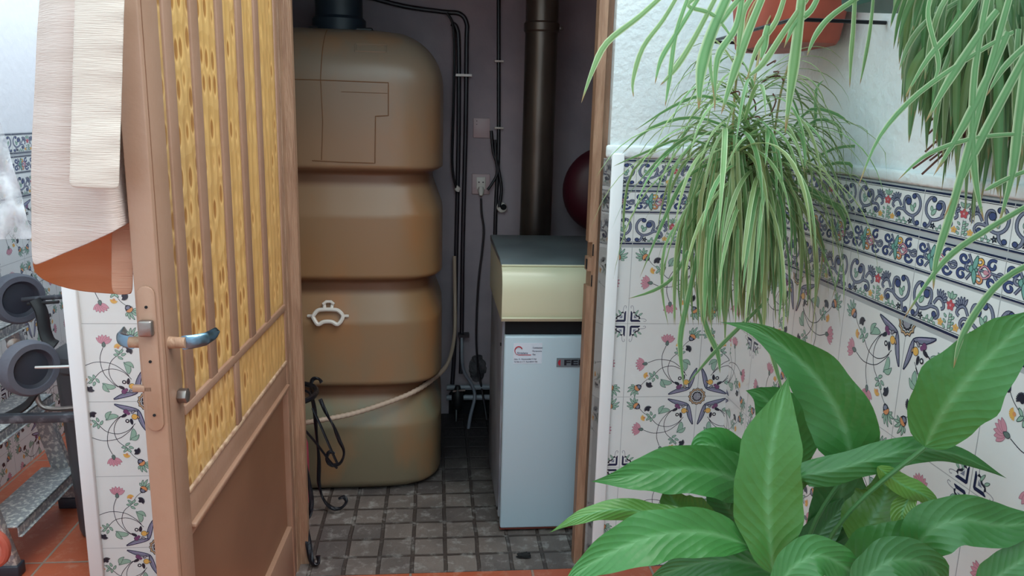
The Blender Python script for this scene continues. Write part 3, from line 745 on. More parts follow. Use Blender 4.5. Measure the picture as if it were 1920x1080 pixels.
# filler cap with black hoses
q = at(625, 30, Y=.72)
MB().lathe([(.085, 1.44), (.085, 1.50), (.075, 1.51), (.075, 1.60), (.06, 1.62)], (-.31, .76, 0), (0, 0, 1), 24).build('filler_cap', mat('blue black plastic', (22, 36, 48), .5), tank, smooth=True)
MB().box((-.40, .70, 1.455), (-.20, .86, 1.475)).build('cap_plate', M_['black'], tank, bevel=.004)
# ------------------------------------------------------------------ hose along the tank
mb = MB(); pts = []
base = [(548, 796, .40), (600, 788, .42), (660, 776, .44), (720, 757, .46), (775, 735, .50), (815, 708, .62), (840, 680, .80), (852, 630, 1.0), (853, 560, 1.08), (852, 480, 1.11)]
P = smooth_path([at(x, y, Y=Y) for x, y, Y in base], 26)
P2, rr = [], []
for i, p in enumerate(P):
    P2.append(p); rr.append(.0085 if (i % 4 < 2 and i < 150) else .0072)
hose = MB().tube(P2, rr, 10).build('corrugated_hose', M_['corrug'], smooth=True)
tag(hose, 'beige corrugated hose sagging across the lower front of the oil tank', 'hose')

# ------------------------------------------------------------------ pipes on the back wall
YB = 1.15
def wall_pts(lst, Y=YB-.022): return smooth_path([at(x, y, Y=(Y if len(q) == 0 else q[0])) for x, y, *q in lst], 5)
def wp(name, lst, r, m, label, cat, Y=YB-.022, grp=None):
    o = MB().tube(wall_pts(lst, Y), r, 10).build(name, M_[m], smooth=True); return tag(o, label, cat, grp)
wp('wall_pipe', [(690, -6), (760, 12), (830, 22), (862, 26), (875, 44), (875, 80), (873, 250), (868, 450), (866, 610), (864, 700)], .0085, 'pipe', 'dark pipe running along the top and down beside the tank, outermost on the right', 'pipe', YB-.014)
wp('wall_pipe', [(846, 44), (856, 52), (860, 90), (860, 250), (856, 450), (852, 650), (848, 720)], .0085, 'pipe', 'dark pipe just left of the outermost one beside the tank', 'pipe', YB-.012)
wp('cable', [(838, 24), (850, 50), (852, 120), (850, 220), (848, 300), (852, 340), (860, 362)], .005, 'cable', 'thin dark cable left of the pipes ending at a small grey connector', 'cable', YB-.035)
MB().obox(at(852, 356, Y=YB-.04), (.016, 0, -.012), (.010, 0, .018), (0, .02, 0)).build('connector', M_['white_plastic'], bevel=.003)
tag(bpy.data.objects['connector'], 'small pale square connector at the end of the cable beside the pipes', 'connector')
cl = MB().box((at(852, 142, Y=YB).x, YB-.035, at(852, 142, Y=YB).z-.003), (at(884, 142, Y=YB).x, YB, at(884, 142, Y=YB).z+.004)); tag(cl.build('pipe_clip', M_['steel']), 'steel clip holding the two dark pipes high on the wall', 'clip')
c2 = at(868, 628, Y=YB-.02); tag(MB().box((c2.x-.02, YB-.04, c2.z-.006), (c2.x+.025, YB, c2.z+.006)).build('pipe_clip', M_['pipe']), 'dark clip holding the pipes low on the wall above the rubble', 'clip')
wp('cable_conduit', [(935, -6), (935, 120), (935, 240), (934, 300), (930, 380), (928, 445), (926, 520)], .0075, 'cable', 'thick black cable running straight down the wall beside the flue', 'cable', YB-.010)
wp('cable', [(921, 245), (925, 285), (933, 310), (940, 350), (938, 375), (936, 388)], .006, 'cable', 'black cable with a cut upper end hooked to the round ceramic knob', 'cable', YB-.032)
wp('cable', [(928, 262), (930, 300), (932, 325), (922, 345), (914, 356)], .005, 'cable', 'short black cable curling towards the right side of the wall socket', 'cable', YB-.034)
wp('cable', [(902, 372), (903, 400), (907, 430), (904, 470), (898, 520), (894, 580), (893, 640), (896, 690)], .0042, 'cable', 'thin black cord dangling from the plug in the wall socket', 'cord', YB-.020)
kb = at(940, 388, Y=YB)
k = thing('ceramic_knob', 'round pale cable knob on the wall under the black cables', 'knob', kb)
MB().lathe([(.012, -.03), (.019, -.026), (.021, -.012), (.014, 0)], kb, (0, 1, 0), 20).build('knob_body', M_['white_plastic'], k, smooth=True)
MB().lathe([(.010, -.034), (.012, -.0305)], kb+Vector((.006, 0, .003)), (0, 1, 0), 14).build('knob_screw', M_['dark'], k)
for y_, n_ in ((115, 'upper'), (240, 'lower')):
    c = at(935, y_, Y=YB-.01); tag(MB().box((c.x-.016, YB-.022, c.z-.0035), (c.x+.018, YB, c.z+.0035)).build('cable_clip', M_['white_plastic'], bevel=.001), '%s of the two small clips holding the straight black cable beside the flue' % n_, 'clip')
# control plate
a, b = at(887, 258, Y=YB), at(919, 222, Y=YB)
t = thing('control_plate', 'blank pinkish plate with two tiny dots, above the wall socket', 'switch plate', (a.x, YB, a.z))
MB().box((a.x, YB-.008, a.z), (b.x, YB, b.z)).build('plate', M_['switch'], t, bevel=.002)
for z in (.85, .68): MB().lathe([(.0016, 0), (.0016, .001)], (a.x+.013, YB-.0088, a.z+(b.z-a.z)*z), (0, 1, 0), 8).build('indicator_dot', M_['dark'], t)
a, b = at(884, 364, Y=YB), at(919, 326, Y=YB)
t = thing('wall_socket', 'pinkish double-frame wall socket with a plug in it, below the blank plate', 'socket', (a.x, YB, a.z))
MB().box((a.x, YB-.010, a.z), (b.x, YB, b.z)).build('frame', M_['switch'], t, bevel=.004)
cx, cz = (a.x+b.x)/2, (a.z+b.z)/2
MB().box((cx-.018, YB-.013, cz-.020), (cx+.018, YB-.009, cz+.028)).build('insert', M_['white_plastic'], t, bevel=.002)
for s_ in (-1, 1): MB().lathe([(.0028, 0), (.0028, .001)], (cx+s_*.008, YB-.0142, cz+.008), (0, 1, 0), 8).build('socket_hole', M_['dark'], t)
MB().lathe([(.010, 0), (.013, .01), (.012, .02), (.006, .034)], (cx, YB-.014, cz-.022+.01), (0, -.35, -.95), 16).build('plug', M_['white_plastic'], t, smooth=True)

# flue
fx, fy = at(1005, 430, Y=.88).x, .90
t = thing('flue_pipe', 'tall brown-black steel flue pipe rising behind the boiler', 'pipe', (fx, fy, .80))
MB().lathe([(.057, .70), (.057, 1.46), (.057, 1.84)], (fx, fy, 0), (0, 0, 1), 40).build('pipe_section', M_['flue'], t, smooth=True)
zc = at(1010, 48, Y=.84).z
MB().lathe([(.0575, zc-.018), (.062, zc-.012), (.062, zc+.012), (.0575, zc+.018)], (fx, fy, 0), (0, 0, 1), 40).build('clamp_collar', M_['flue'], t, smooth=True)
MB().box((fx+.05, fy-.012, zc-.006), (fx+.075, fy+.0, zc+.006)).build('clamp_bolt', M_['steel'], t, bevel=.002)
# expansion vessel
vc = at(1135, 357, Y=1.0)
mb = MB().lathe([(.0, -.07), (.06, -.066), (.11, -.055), (.145, -.035), (.162, -.008), (.164, 0), (.162, .008), (.145, .035), (.11, .055), (.05, .066), (0, .07)], (vc.x, 1.0, vc.z), (0, 1, 0), 48)
t = thing('expansion_vessel', 'round maroon expansion vessel mounted on the shed wall, partly behind the frame', 'vessel', (vc.x, 1.0, vc.z))
mb.build('vessel_shell', M_['maroon'], t, smooth=True)
MB().tube([(vc.x, 1.06, vc.z), (vc.x, 1.148, vc.z)], .02, 12).build('wall_bracket', M_['steel'], t)

# low pipes and broken plaster at the base of the back wall
def low(z, x0, x1): return MB().tube([(x0, YB-.03, z), (x1, YB-.03, z)], .011, 10)
z1 = at(890, 726, Y=YB-.03).z; z2 = at(890, 745, Y=YB-.03).z
tag(low(z1, .05, .34).build('radiator_pipe', M_['white_side'], smooth=True), 'upper of two grey horizontal pipes low on the shed wall', 'pipe')
tag(low(z2, .05, .34).build('radiator_pipe', M_['white_side'], smooth=True), 'lower of two grey horizontal pipes low on the shed wall', 'pipe')
random.seed(4)
def blob(cx, cy, cz, rx, ry, rz, m, name, parent=None, n=14, rough=.25):
    mb = MB(); 
    for i in range(n+1):
        ph = pi*i/n
        for k in range(n):
            th = 2*pi*k/n; f = 1+rough*(random.random()-.5)
            mb.v.append((cx+rx*f*sin(ph)*cos(th), cy+ry*f*sin(ph)*sin(th), cz+rz*f*cos(ph)))
    for i in range(n):
        for k in range(n): mb.f.append((i*n+k, i*n+(k+1) % n, (i+1)*n+(k+1) % n, (i+1)*n+k))
    return mb.build(name, m, parent)
M_['rubble'] = mat('crumbled plaster', (92, 88, 92), .95, bump=.01, bscale=40, col2=(50, 48, 54), cscale=25)
p = at(895, 690, Y=YB); o = blob(p.x, YB-.002, p.z, .035, .012, .055, M_['rubble'], 'broken_plaster', wall_back, 18)
p = at(885, 815, Y=YB); 
hole = [(.06, .0), (.33, 0), (.34, .08), (.30, .115), (.22, .12), (.17, .10), (.10, .125), (.06, .09)]
MB().prism([(x, YB-.001, z+.0) for x, z in hole], (0, -.003, 0)).build('dark_breach', M_['dark'], wall_back)
p = at(858, 745, Y=YB-.05)
t = thing('valve', 'black valve body on the pipes at the foot of the shed wall', 'valve', p)
MB().lathe([(.010, -.06), (.016, -.045), (.024, -.03), (.024, .02), (.014, .035), (.010, .05)], p, (0, 0, 1), 16).build('valve_body', M_['black'], t, smooth=True)
MB().tube([p+Vector((-.02, -.01, .03)), p+Vector((.03, -.01, .035))], .005, 8).build('valve_lever', M_['steel'], t)
wp('grey_hose', [(866, 630, YB-.03), (868, 690, YB-.04), (884, 720, YB-.05), (890, 745, YB-.06), (880, 790, 1.02), (876, 840, .9), (890, 880, .70), (925, 900, .58)], .007, 'white_side', 'grey hose dropping to the floor and curling to the boiler', 'hose')
wp('black_hose', [(856, 760, YB-.05), (855, 800, 1.05), (852, 840, .92), (868, 875, .75), (900, 893, .62), (930, 905, .52)], .006, 'cable', 'dark hose lying on the floor from the valve towards the boiler', 'hose')
wp('drain_pipe', [(896, 690, YB-.03), (912, 780, YB-.06), (918, 840, .95), (922, 890, .72)], .005, 'cable', 'thin dark pipe beside the boiler side, leaning from the wall breach', 'pipe')
for (x, y, r) in ((886, 793, .012), (904, 792, .007)):
    pp = at(x, y, Y=1.11); o = blob(pp.x, 1.11, pp.z, r*1.4, r, r*.8, M_['white_plastic'], 'plaster_chip', None, 8)
    tag(o, 'white plaster lump in the dark breach, %s' % ('the larger one' if r > .01 else 'the smaller one on the right'), 'rubble')
pp = at(983, 1041, Z=.008); o = blob(pp.x, pp.y, .008, .022, .010, .008, M_['scrap'], 'scrap_piece', None, 8, .5); tag(o, 'small black scrap lying on the shed floor before the boiler', 'scrap')

# ------------------------------------------------------------------ boiler
BX0, BX1, BY0, BY1 = .196, .62, .19, .66
boil = thing('boiler', 'white floor standing boiler with a cream hood, right side of the shed', 'boiler', (.41, .42, 0))
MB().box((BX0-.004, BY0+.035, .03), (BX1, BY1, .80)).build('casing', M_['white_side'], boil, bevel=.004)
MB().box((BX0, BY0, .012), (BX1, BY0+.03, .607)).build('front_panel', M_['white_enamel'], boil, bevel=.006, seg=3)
MB().box((BX0+.004, BY0+.018, .607), (BX1, BY0+.04, .66)).build('vent_gap', M_['dark'], boil)
MB().box((BX0, BY0+.002, .008), (BX1, BY0+.03, .013)).build('rust_edge', mat('rust', (96, 40, 30), .9), boil)
for (x, y) in ((BX0+.02, BY0+.05), (BX0+.02, BY1-.05), (BX1-.04, BY0+.05), (BX1-.04, BY1-.05)):
    MB().lathe([(.014, 0), (.014, .032)], (x, y, 0), (0, 0, 1), 12).build('foot', M_['black'], boil)
hood_prof = [(BY0+.0, .650), (BY0-.006, .658), (BY0-.008, .68), (BY0-.010, .735), (BY0-.008, .758), (BY0-.002, .776), (BY0+.008, .790), (BY0+.020, .798), (BY0+.034, .803), (BY1, .803), (BY1, .650)]
mb = MB(); mb.prism([(BX0-.010, y, z) for y, z in hood_prof], (BX1-BX0+.02, 0, 0)); hood = mb.build('hood', M_['cream'], boil, smooth=True, angle=32)
MB().prism([(BX0-.012, BY0+.03, .803), (BX0-.012, BY1, .803), (BX0-.012, BY1, .825), (BX0-.012, BY0+.08, .818), (BX0-.012, BY0+.03, .808)], (BX1-BX0+.024, 0, 0)).build('top_panel', M_['hoodtop'], boil, bevel=.004)  # grey colour paints the reflection on the cream lid top
MB().tube([(BX0-.010, BY0-.009, .661), (BX1, BY0-.009, .661)], .003, 8).build('hood_lip', M_['cream'], boil, smooth=True)
MB().tube([(BX0-.010, BY0+.028, .8045), (BX1, BY0+.028, .8045)], .003, 8).build('hood_piping', M_['cream'], boil, smooth=True)
for z in (.57, .055): MB().lathe([(.005, 0), (.005, .003)], (BX0-.0045, BY0+.045, z), (-1, 0, 0), 10).build('side_screw', M_['dark'], boil)
# sticker and badge
def text(name, s_, size, m, loc, parent, yoff=-.0012, sx=1, ext=.0003, bold=0):
    cu = bpy.data.curves.new(name, 'FONT'); cu.body = s_; cu.size = size; cu.extrude = ext; cu.offset = bold
    o = bpy.data.objects.new(name, cu); COL.objects.link(o)
    dg = bpy.context.evaluated_depsgraph_get(); me = bpy.data.meshes.new_from_object(o.evaluated_get(dg)); bpy.data.objects.remove(o)
    me.materials.clear(); me.materials.append(m)
    o = bpy.data.objects.new(name, me); COL.objects.link(o)
    off = Vector((0, 0, 0)); p = parent
    while p is not None: off += p.location; p = p.parent
    o.rotation_euler = (radians(90), 0, 0); o.scale = (sx, 1, 1); o.location = Vector(loc)+Vector((0, yoff, 0))-off; o.parent = parent; return o
sa, sb = at(962, 682, Y=BY0), at(1017, 643, Y=BY0)
stk = MB().box((sa.x, BY0-.0006, sa.z), (sb.x, BY0+.001, sb.z)).build('installer_sticker', mat('sticker paper', (206, 216, 230), .5), boil)
tag(stk, 'white installer sticker with a red ring logo')
m_red = mat('sticker red', (170, 40, 60), .5); m_ink = mat('sticker ink', (50, 54, 90), .5)
sw, sh = sb.x-sa.x, sb.z-sa.z
P = [Vector((sa.x+sw*(.18+.13*cos(a)), BY0-.0012, sa.z+sh*(.63+.2*sin(a)))) for a in [radians(25+k*14) for k in range(18)]]
MB().tube(P, [.0008+.0010*sin(pi*min(1, (i+4)/18)) for i in range(18)], 6).build('logo_ring', m_red, stk)
text('logo_lettering', 'Sinialens', .0095, m_ink, (sa.x+sw*.13, BY0, sa.z+sh*.47), stk, sx=.95)
MB().box((sa.x+sw*.17, BY0-.0011, sa.z+sh*.405), (sa.x+sw*.62, BY0-.0004, sa.z+sh*.44)).build('logo_underline', m_red, stk)
for i, s_ in enumerate(('· Calefaccion', '· Fontaneria', '· Gas')):
    text('sticker_line', s_, .0062, m_ink, (sa.x+sw*.62, BY0, sa.z+sh*(.74-.16*i)), stk)
text('sticker_line', 'Llano, 12   Mancomunidad, C. Real', .0058, m_ink, (sa.x+sw*.03, BY0, sa.z+sh*.20), stk, sx=.78)
text('sticker_line', 'Tel. 925 12 11 71  Movil 630 011 734', .0056, m_ink, (sa.x+sw*.03, BY0, sa.z+sh*.07), stk, sx=.78)
ba, bb = at(1043, 688, Y=BY0), at(1092, 671, Y=BY0)
bad = MB().box((ba.x, BY0-.002, ba.z), (ba.x+.14, BY0+.001, bb.z)).build('maker_badge', mat('badge grey', (120, 132, 142), .35, .3), boil)
bh = bb.z-ba.z
P = [(ba.x+.012+bh*.30*cos(a), BY0-.0024, ba.z+bh*(.5+.34*sin(a))) for a in [radians(95+k*17) for k in range(11)]]
MB().prism(P, (0, -.0006, 0)).build('badge_mark', m_red, bad)
text('badge_lettering', 'FER', bh*.85, mat('badge ink', (18, 24, 38), .4), (ba.x+.020, BY0-.001, ba.z+bh*.22), bad, sx=1.9, bold=.0007)

# ------------------------------------------------------------------ wrought iron plant stand and the pink ball behind it
st = thing('plant_stand', 'black wrought iron plant stand with twisted legs and scroll feet', 'plant stand', (-.36, .2, 0))
def flat_tw(pts, r, tw=0, fl=.6, k=8): return MB().tube(smooth_path(pts, k), r, 8, twist=tw, flat=fl)
rc = at(560, 742, Y=.25); R0 = .055
ringp = [(rc.x-.012+R0*1.05*cos(a), .27+R0*1.5*sin(a), rc.z) for a in [2*pi*k/28 for k in range(28)]]
MB().tube(ringp, .008, 8, flat=1.0, closed=True).build('top_ring', M_['iron'], st, smooth=True)
ringp = [(rc.x-.012+R0*.75*cos(a), .27+R0*1.1*sin(a), rc.z-.012) for a in [2*pi*k/24 for k in range(24)]]
MB().tube(ringp, .004, 8, closed=True).build('inner_ring', M_['iron'], st, smooth=True)
A = lambda x, y, Y: at(x, y, Y=Y)
flat_tw([A(603, 717, .34), A(597, 710, .34), A(586, 712, .34), A(583, 730, .34), A(590, 770, .34), A(593, 810, .345), A(598, 860, .35), A(598, 905, .36), A(606, 935, .35), A(622, 952, .325), A(638, 953, .325), A(649, 942, .33), A(645, 932, .335), A(635, 935, .335)], .0065, .16).build('leg', M_['iron'], st)
flat_tw([A(600, 748, .30), A(612, 775, .29), A(626, 800, .28), A(636, 825, .28), A(645, 848, .28), A(638, 868, .28), A(622, 872, .28), A(612, 862, .28), A(617, 848, .28), A(628, 850, .28)], .006, .16).build('leg_brace', M_['iron'], st)
flat_tw([A(586, 765, .30), A(602, 800, .29), A(622, 846, .28), A(632, 868, .28)], .004, .0).build('leg_brace', M_['iron'], st)
flat_tw([A(566, 800, .22), A(592, 830, .24), A(618, 864, .27), A(632, 878, .28)], .0035, 0).build('leg_brace', M_['iron'], st)
flat_tw([A(562, 780, .16), A(562, 860, .12), A(568, 920, .10), A(573, 980, .075), A(580, 1030, .045), A(586, 1056, .03), A(597, 1056, .03), A(596, 1042, .035)], .009, .12, .5).build('leg', M_['iron'], st)
flat_tw([A(556, 760, .20), A(560, 800, .17), A(572, 860, .14), A(580, 905, .12), A(584, 945, .11), A(578, 970, .10), A(568, 962, .10), A(570, 945, .10)], .007, .12, .5).build('leg', M_['iron'], st)
flat_tw([A(534, 760, .30), A(540, 850, .30), A(545, 930, .30), A(540, 975, .32)], .0065, .12, .5).build('leg', M_['iron'], st)
pb = A(566, 856, .40)
t = thing('pink_bag', 'pink plastic watering bottle behind the wrought iron plant stand', 'bottle', (pb.x, .42, 0))
MB().lathe([(.03, 0.0), (.042, .008), (.044, .14), (.043, .20), (.03, .25), (.014, .275), (.012, .29)], (pb.x-.022, .395, 0), (0, 0, 1), 28).build('bottle_body', M_['pink'], t, smooth=True)
t.name = 'plastic_bottle'

# ------------------------------------------------------------------ garment hanging on the outer side of the door
g = thing('hanging_garment', 'beige linen garment with orange lining hanging on the outside of the open door', 'garment', (-.52, -.74, .95))
def sheet(rows, name, m, parent, thick=.0015, wob=0.0, seed=1):
    """rows: list of rows (top to bottom) of 3D points"""
    random.seed(seed); mb = MB(); n = len(rows[0])
    for i, r in enumerate(rows):
        for j, p in enumerate(r):
            mb.v.append(tuple(Vector(p)+Vector((0, wob*sin(i*1.7+j*.5+seed)+wob*.5*sin(i*.6-j*1.3), 0))))
    for i in range(len(rows)-1):
        for j in range(n-1): mb.f.append((i*n+j, i*n+j+1, (i+1)*n+j+1, (i+1)*n+j))
    return mb.build(name, m, parent, smooth=True, angle=0, sub=2, solid=thick)
# front sheet: left edge px, right edge px, by height
L_ = [(78, -60), (70, 0), (66, 100), (60, 200), (58, 300), (57, 400), (58, 480)]
R_ = [(262, -60), (232, 0), (226, 100), (228, 200), (236, 300), (244, 380), (246, 422)]
rows = []
NJ = 12
BOT = [(59, 503), (75, 497), (95, 489), (115, 480), (135, 472), (155, 464), (175, 455), (192, 447), (207, 440), (222, 432), (234, 425), (246, 418), (250, 414)]
for i in range(10):
    t = i/9; row = []
    for j in range(NJ+1):
        u = j/NJ
        k = t*6; a = int(min(5, k)); f = k-a
        lx, ly_ = [L_[a][q]*(1-f)+L_[min(6, a+1)][q]*f for q in (0, 1)]; rx, ry = [R_[a][q]*(1-f)+R_[min(6, a+1)][q]*f for q in (0, 1)]
        x = lx*(1-u)+rx*u
        y = (-60)*(1-t)+BOT[j][1]*t
        x = x*(1-t**6)+BOT[j][0]*t**6
        Yd = -.80+.07*(1-sin(pi*u))**1.5 + .0
        row.append(at(x, y, Y=Yd-.012*sin(u*9+t)*t))
    rows.append(row)
sheet(rows, 'front_cloth', M_['linen'], g, wob=.0012)
# back half with orange lining, hanging lower
rows = []
BL = [(59, 503), (70, 520), (88, 531), (112, 539), (136, 545), (160, 549), (182, 551), (203, 553), (225, 554), (242, 554), (250, 553)]
for i in range(8):
    t = i/7; row = []
    for j in range(11):
        u = j/10; x = (72+16*0)*(1-u)+244*u; x = x*(1-t)+BL[j][0]*t; y = 150*(1-t)+BL[j][1]*t
        Yd = -.735+.10*sin(pi*min(1, u*1.0))**.8
        row.append(at(x, y, Y=min(Yd, -.64)))
    rows.append(row)
sheet(rows, 'back_cloth', M_['lining'], g, wob=.001, seed=3)
# flap of the facing seen at the lower right
rows = [[at(208+(u*42), 424+v*130-u*14*(1-v), Y=-.752) for u in (0, .5, 1)] for v in (0, .25, .5, .75, 1)]
sheet(rows, 'facing', cloth_mat('facing cloth', (206, 158, 134), (196, 148, 124), 90, .2), g, wob=.0005)
# cream band hanging in front
rows = []
for i in range(22):
    t = i/21; y = -60+t*412
    row = []
    for u in (0, .25, .5, .75, 1):
        xl = 141-12*t; xr = 236-12*t; row.append(at(xl+(xr-xl)*u, y+4*u, Y=-.835-.006*sin(pi*u)-.0022*sin(i*2.1)*u*u))
    rows.append(row)
sheet(rows, 'belt_band', M_['band'], g, .004, .0004)

# ------------------------------------------------------------------ passage: stepladder, trolley, bin
ld = thing('stepladder', 'paint spattered aluminium ladder leaning on the tiled left wall of the passage', 'ladder', (-1.1, .2, 0))
def lx(z): return -1.080-.235*z
def rail(Y, name='rail'):
    mb = MB(); mb.prism([(lx(0)-.0, Y, .03), (lx(0)-.055, Y, .03), (lx(1.2)-.03, Y, 1.2), (lx(1.2), Y, 1.2)], (0, .024, 0)); mb.build(name, M_['alu'], ld, bevel=.002)
    MB().box((lx(0)-.066, Y-.006, 0), (lx(0)+.004, Y+.032, .035)).build('rubber_foot', M_['hubm'], ld, bevel=.004)
rail(.025); rail(.40)
for z in (.135, .37, .605, .84, 1.07):
    mb = MB(); x = lx(z)
    mb.box((x-.075, .045, z-.004), (x+.035, .405, z)); mb.box((x+.031, .045, z-.028), (x+.035, .405, z)); mb.box((x+.031, .045, z-.03), (x+.042, .405, z-.027))
    mb.build('step', M_['alu'], ld, bevel=.001)
# plastic film draped over its top
rows = []
random.seed(9)
for i in range(14):
    t = i/13; row = []
    for j in range(8):
        u = j/7; x = -70+u*(40+95*t); y = 120+t*330
        row.append(at(x, y, Y=.02+.05*random.random()+.10*u*0))
    rows.append(row)
o = sheet(rows, 'plastic_sheet', M_['film'], None, .0006, .004); tag(o, 'crumpled clear plastic sheet draped over the ladder top', 'plastic sheet')

tr = thing('folding_trolley', 'folded shopping trolley frame with two grey wheels in the passage', 'trolley', (-1.0, .1, 0))
def wheel(px, py, Y, R, ax):
    c = at(px, py, Y=Y); ax = Vector(ax).normalized()
    ty = MB().lathe([(R*.72, .020), (R*.92, .020), (R, .012), (R, -.014), (R*.92, -.020), (R*.72, -.020), (R*.72, .020)], c, ax, 40, caps=False).build('wheel_tyre', M_['tyre'], tr, smooth=True)
    MB().lathe([(.004, .012), (R*.3, .010), (R*.6, .008), (R*.73, .014), (R*.73, -.012), (.004, -.012)], c, ax, 32).build('wheel_hub', M_['hubm'], ty, smooth=True)
    return c, ax
c1, a1 = wheel(33, 560, .24, .068, (.80, -.60, .02)); c2_, a2 = wheel(56, 690, .02, .069, (.82, -.57, .02))
MB().tube([at(42, 562, Y=.22), at(90, 558, Y=.215), at(150, 554, Y=.21)], .0065, 10).build('axle', M_['strapb'], tr, smooth=True)
MB().tube([at(52, 570, Y=.21), at(110, 566, Y=.20)], .0045, 10).build('axle', M_['black'], tr, smooth=True)
MB().tube([at(66, 689, Y=-.004), at(110, 688, Y=.0), at(150, 686, Y=.006)], .0036, 10).build('thin_axle', M_['rod'], tr, smooth=True)
MB().tube(smooth_path([at(66, 562, Y=.205), at(78, 585, Y=.20), at(84, 620, Y=.195), at(92, 640, Y=.19), at(104, 648, Y=.19)], 5), [.016]*21, 8, flat=.6).build('wheel_bracket', M_['black'], tr, smooth=True)
MB().tube(smooth_path([at(68, 735, Y=.06), at(72, 752, Y=.06), at(84, 764, Y=.06), at(110, 767, Y=.06), at(158, 763, Y=.06)], 5), .0065, 10).build('chrome_loop', M_['steel'], tr, smooth=True)
a, b = at(-20, 788, Y=.018), at(160, 784, Y=.03)
MB().obox(a-Vector((0, 0, .011)), b-a, (0, .02, 0), (0, 0, .022)).build('flat_bar', M_['strapb'], tr, bevel=.002)
MB().tube(smooth_path([at(8, 783, Y=.06), at(30, 772, Y=.06), at(52, 757, Y=.06), at(68, 735, Y=.06)], 5), .012, 8, flat=.5).build('curved_strap', M_['black'], tr, smooth=True)
MB().tube([(-.905, .13, .002), (-.905, .13, .74)], .008, 10).build('upright', M_['steel'], tr, smooth=True)
MB().lathe([(.009, 0), (.016, .01), (.016, .018), (.006, .022)], at(24, 645, Y=.03), (.6, -.8, .1), 12).build('pivot_bolt', M_['steel'], tr, smooth=True)
bn = thing('waste_bin', 'tall dark grey bin behind the white corner trim in the passage', 'bin', (-.955, .30, 0))
mb = MB(); n = 40
for r, h in ((.050, .003), (.055, .02), (.075, .50), (.082, .51), (.082, .53)):
    for k in range(n): a = 2*pi*k/n; mb.v.append((-.968+r*cos(a), .27+r*sin(a)*1.2, h))
for i in range(4):
    for k in range(n): mb.f.append((i*n+k, i*n+(k+1) % n, (i+1)*n+(k+1) % n, (i+1)*n+k))
mb.f.append(tuple(range(n))[::-1]); mb.f.append(tuple(4*n+k for k in range(n)))
mb.build('bin_body', M_['bin'], bn, smooth=True)
MB().lathe([(.084, .53), (.084, .545), (.06, .56)], (-.968, .27, 0), (0, 0, 1), 32).build('bin_lid', M_['bin'], bn, smooth=True)
a = at(130, 665, Y=.27)
t = MB().lathe([(.035, .562), (.045, .60), (.045, .66), (.04, .67)], (-.955, .27, 0), (0, 0, 1), 28).build('red_tub', M_['red'], smooth=True)
tag(t, 'red plastic tub on top of the grey bin in the passage', 'tub')

# red pot in the lower left corner
rp = at(-8, 1040, Y=-.45)
t = thing('flower_pot', 'red clay pot with a rounded rim handle at the lower left corner', 'pot', (rp.x-.09, -.45, 0))
prof = [(.055, .0), (.06, .006), (.085, rp.z-.05), (.10, rp.z-.045), (.105, rp.z-.02), (.088, rp.z-.02), (.08, rp.z-.06)]
MB().lathe(prof, (rp.x-.108, -.45, 0), (0, 0, 1), 36).build('pot_body', M_['terracotta'], t, smooth=True)
hh = at(0, 1028, Y=-.45)
MB().tube([(hh.x-.014+.026*cos(a), -.45, hh.z+.034*sin(a)) for a in [radians(-110+k*22) for k in range(11)]], .0085, 10).build('pot_handle', M_['terracotta'], t, smooth=True)

# ------------------------------------------------------------------ leaves
def strap_leaf(mb, P, w, var=True, tip=1.0, n=10, up=None, tone=1.0, yellow=0):
    """P: 3D control points base->tip"""
    P = smooth_path(P, max(2, n//(len(P)-1))); N = len(P); o = len(mb.v)
    G1 = Vector(lin((104, 160, 98))).lerp(Vector(lin((160, 166, 104))), yellow)*tone; G2 = Vector(lin((214, 230, 186)))*tone
    mid = Vector(lin((128, 178, 120))).lerp(Vector(lin((172, 172, 120))), yellow)*tone
    for i, p in enumerate(P):
        t = i/(N-1); T = (P[min(i+1, N-1)]-P[max(i-1, 0)]).normalized()
        s = T.cross(up or Vector((0, 0, 1)));
        if s.length < .15: s = T.cross(Vector((.3, 1, 0)))
        s.normalize(); nrm = s.cross(T).normalized()
        ww = w*(.75+.6*t-.2*t*t)*min(1, (1-t)*2.6+.02) if t > .45 else w*(.75+.55*t)
        for k, q in enumerate((-1, -.55, 0, .55, 1)):
            mb.v.append(tuple(p+s*ww*.5*q-nrm*ww*.16*(1-abs(q))))
            c = (G2 if k in (0, 4) else G1 if k in (1, 3) else mid) if var else (G1 if k != 2 else mid)
            if t > .93: c = Vector(lin((170, 140, 96)))
            mb.c.append(tuple(c))
    for i in range(N-1):
        for k in range(4): a = o+i*5+k; mb.f.append((a, a+1, a+6, a+5))
def arching(mb, base, az, el, L, w, droop, **k):
    d = Vector((cos(az)*cos(el), sin(az)*cos(el), sin(el))); p = Vector(base); pts = [p.copy()]; n = 6
    for i in range(n):
        d = (d+Vector((0, 0, -droop*(i+1)/n))).normalized(); p = p+d*L/n; 
        if p.x > XR-.012: p.x = XR-.012
        if p.y > -.02: p.y = -.02
        pts.append(p.copy())
    strap_leaf(mb, pts, w, **k)

def foliage(name, plant, mb): 
    mb.fixn = False; return mb.build(name, M_['strap_leaf'], plant, smooth=True, angle=0)

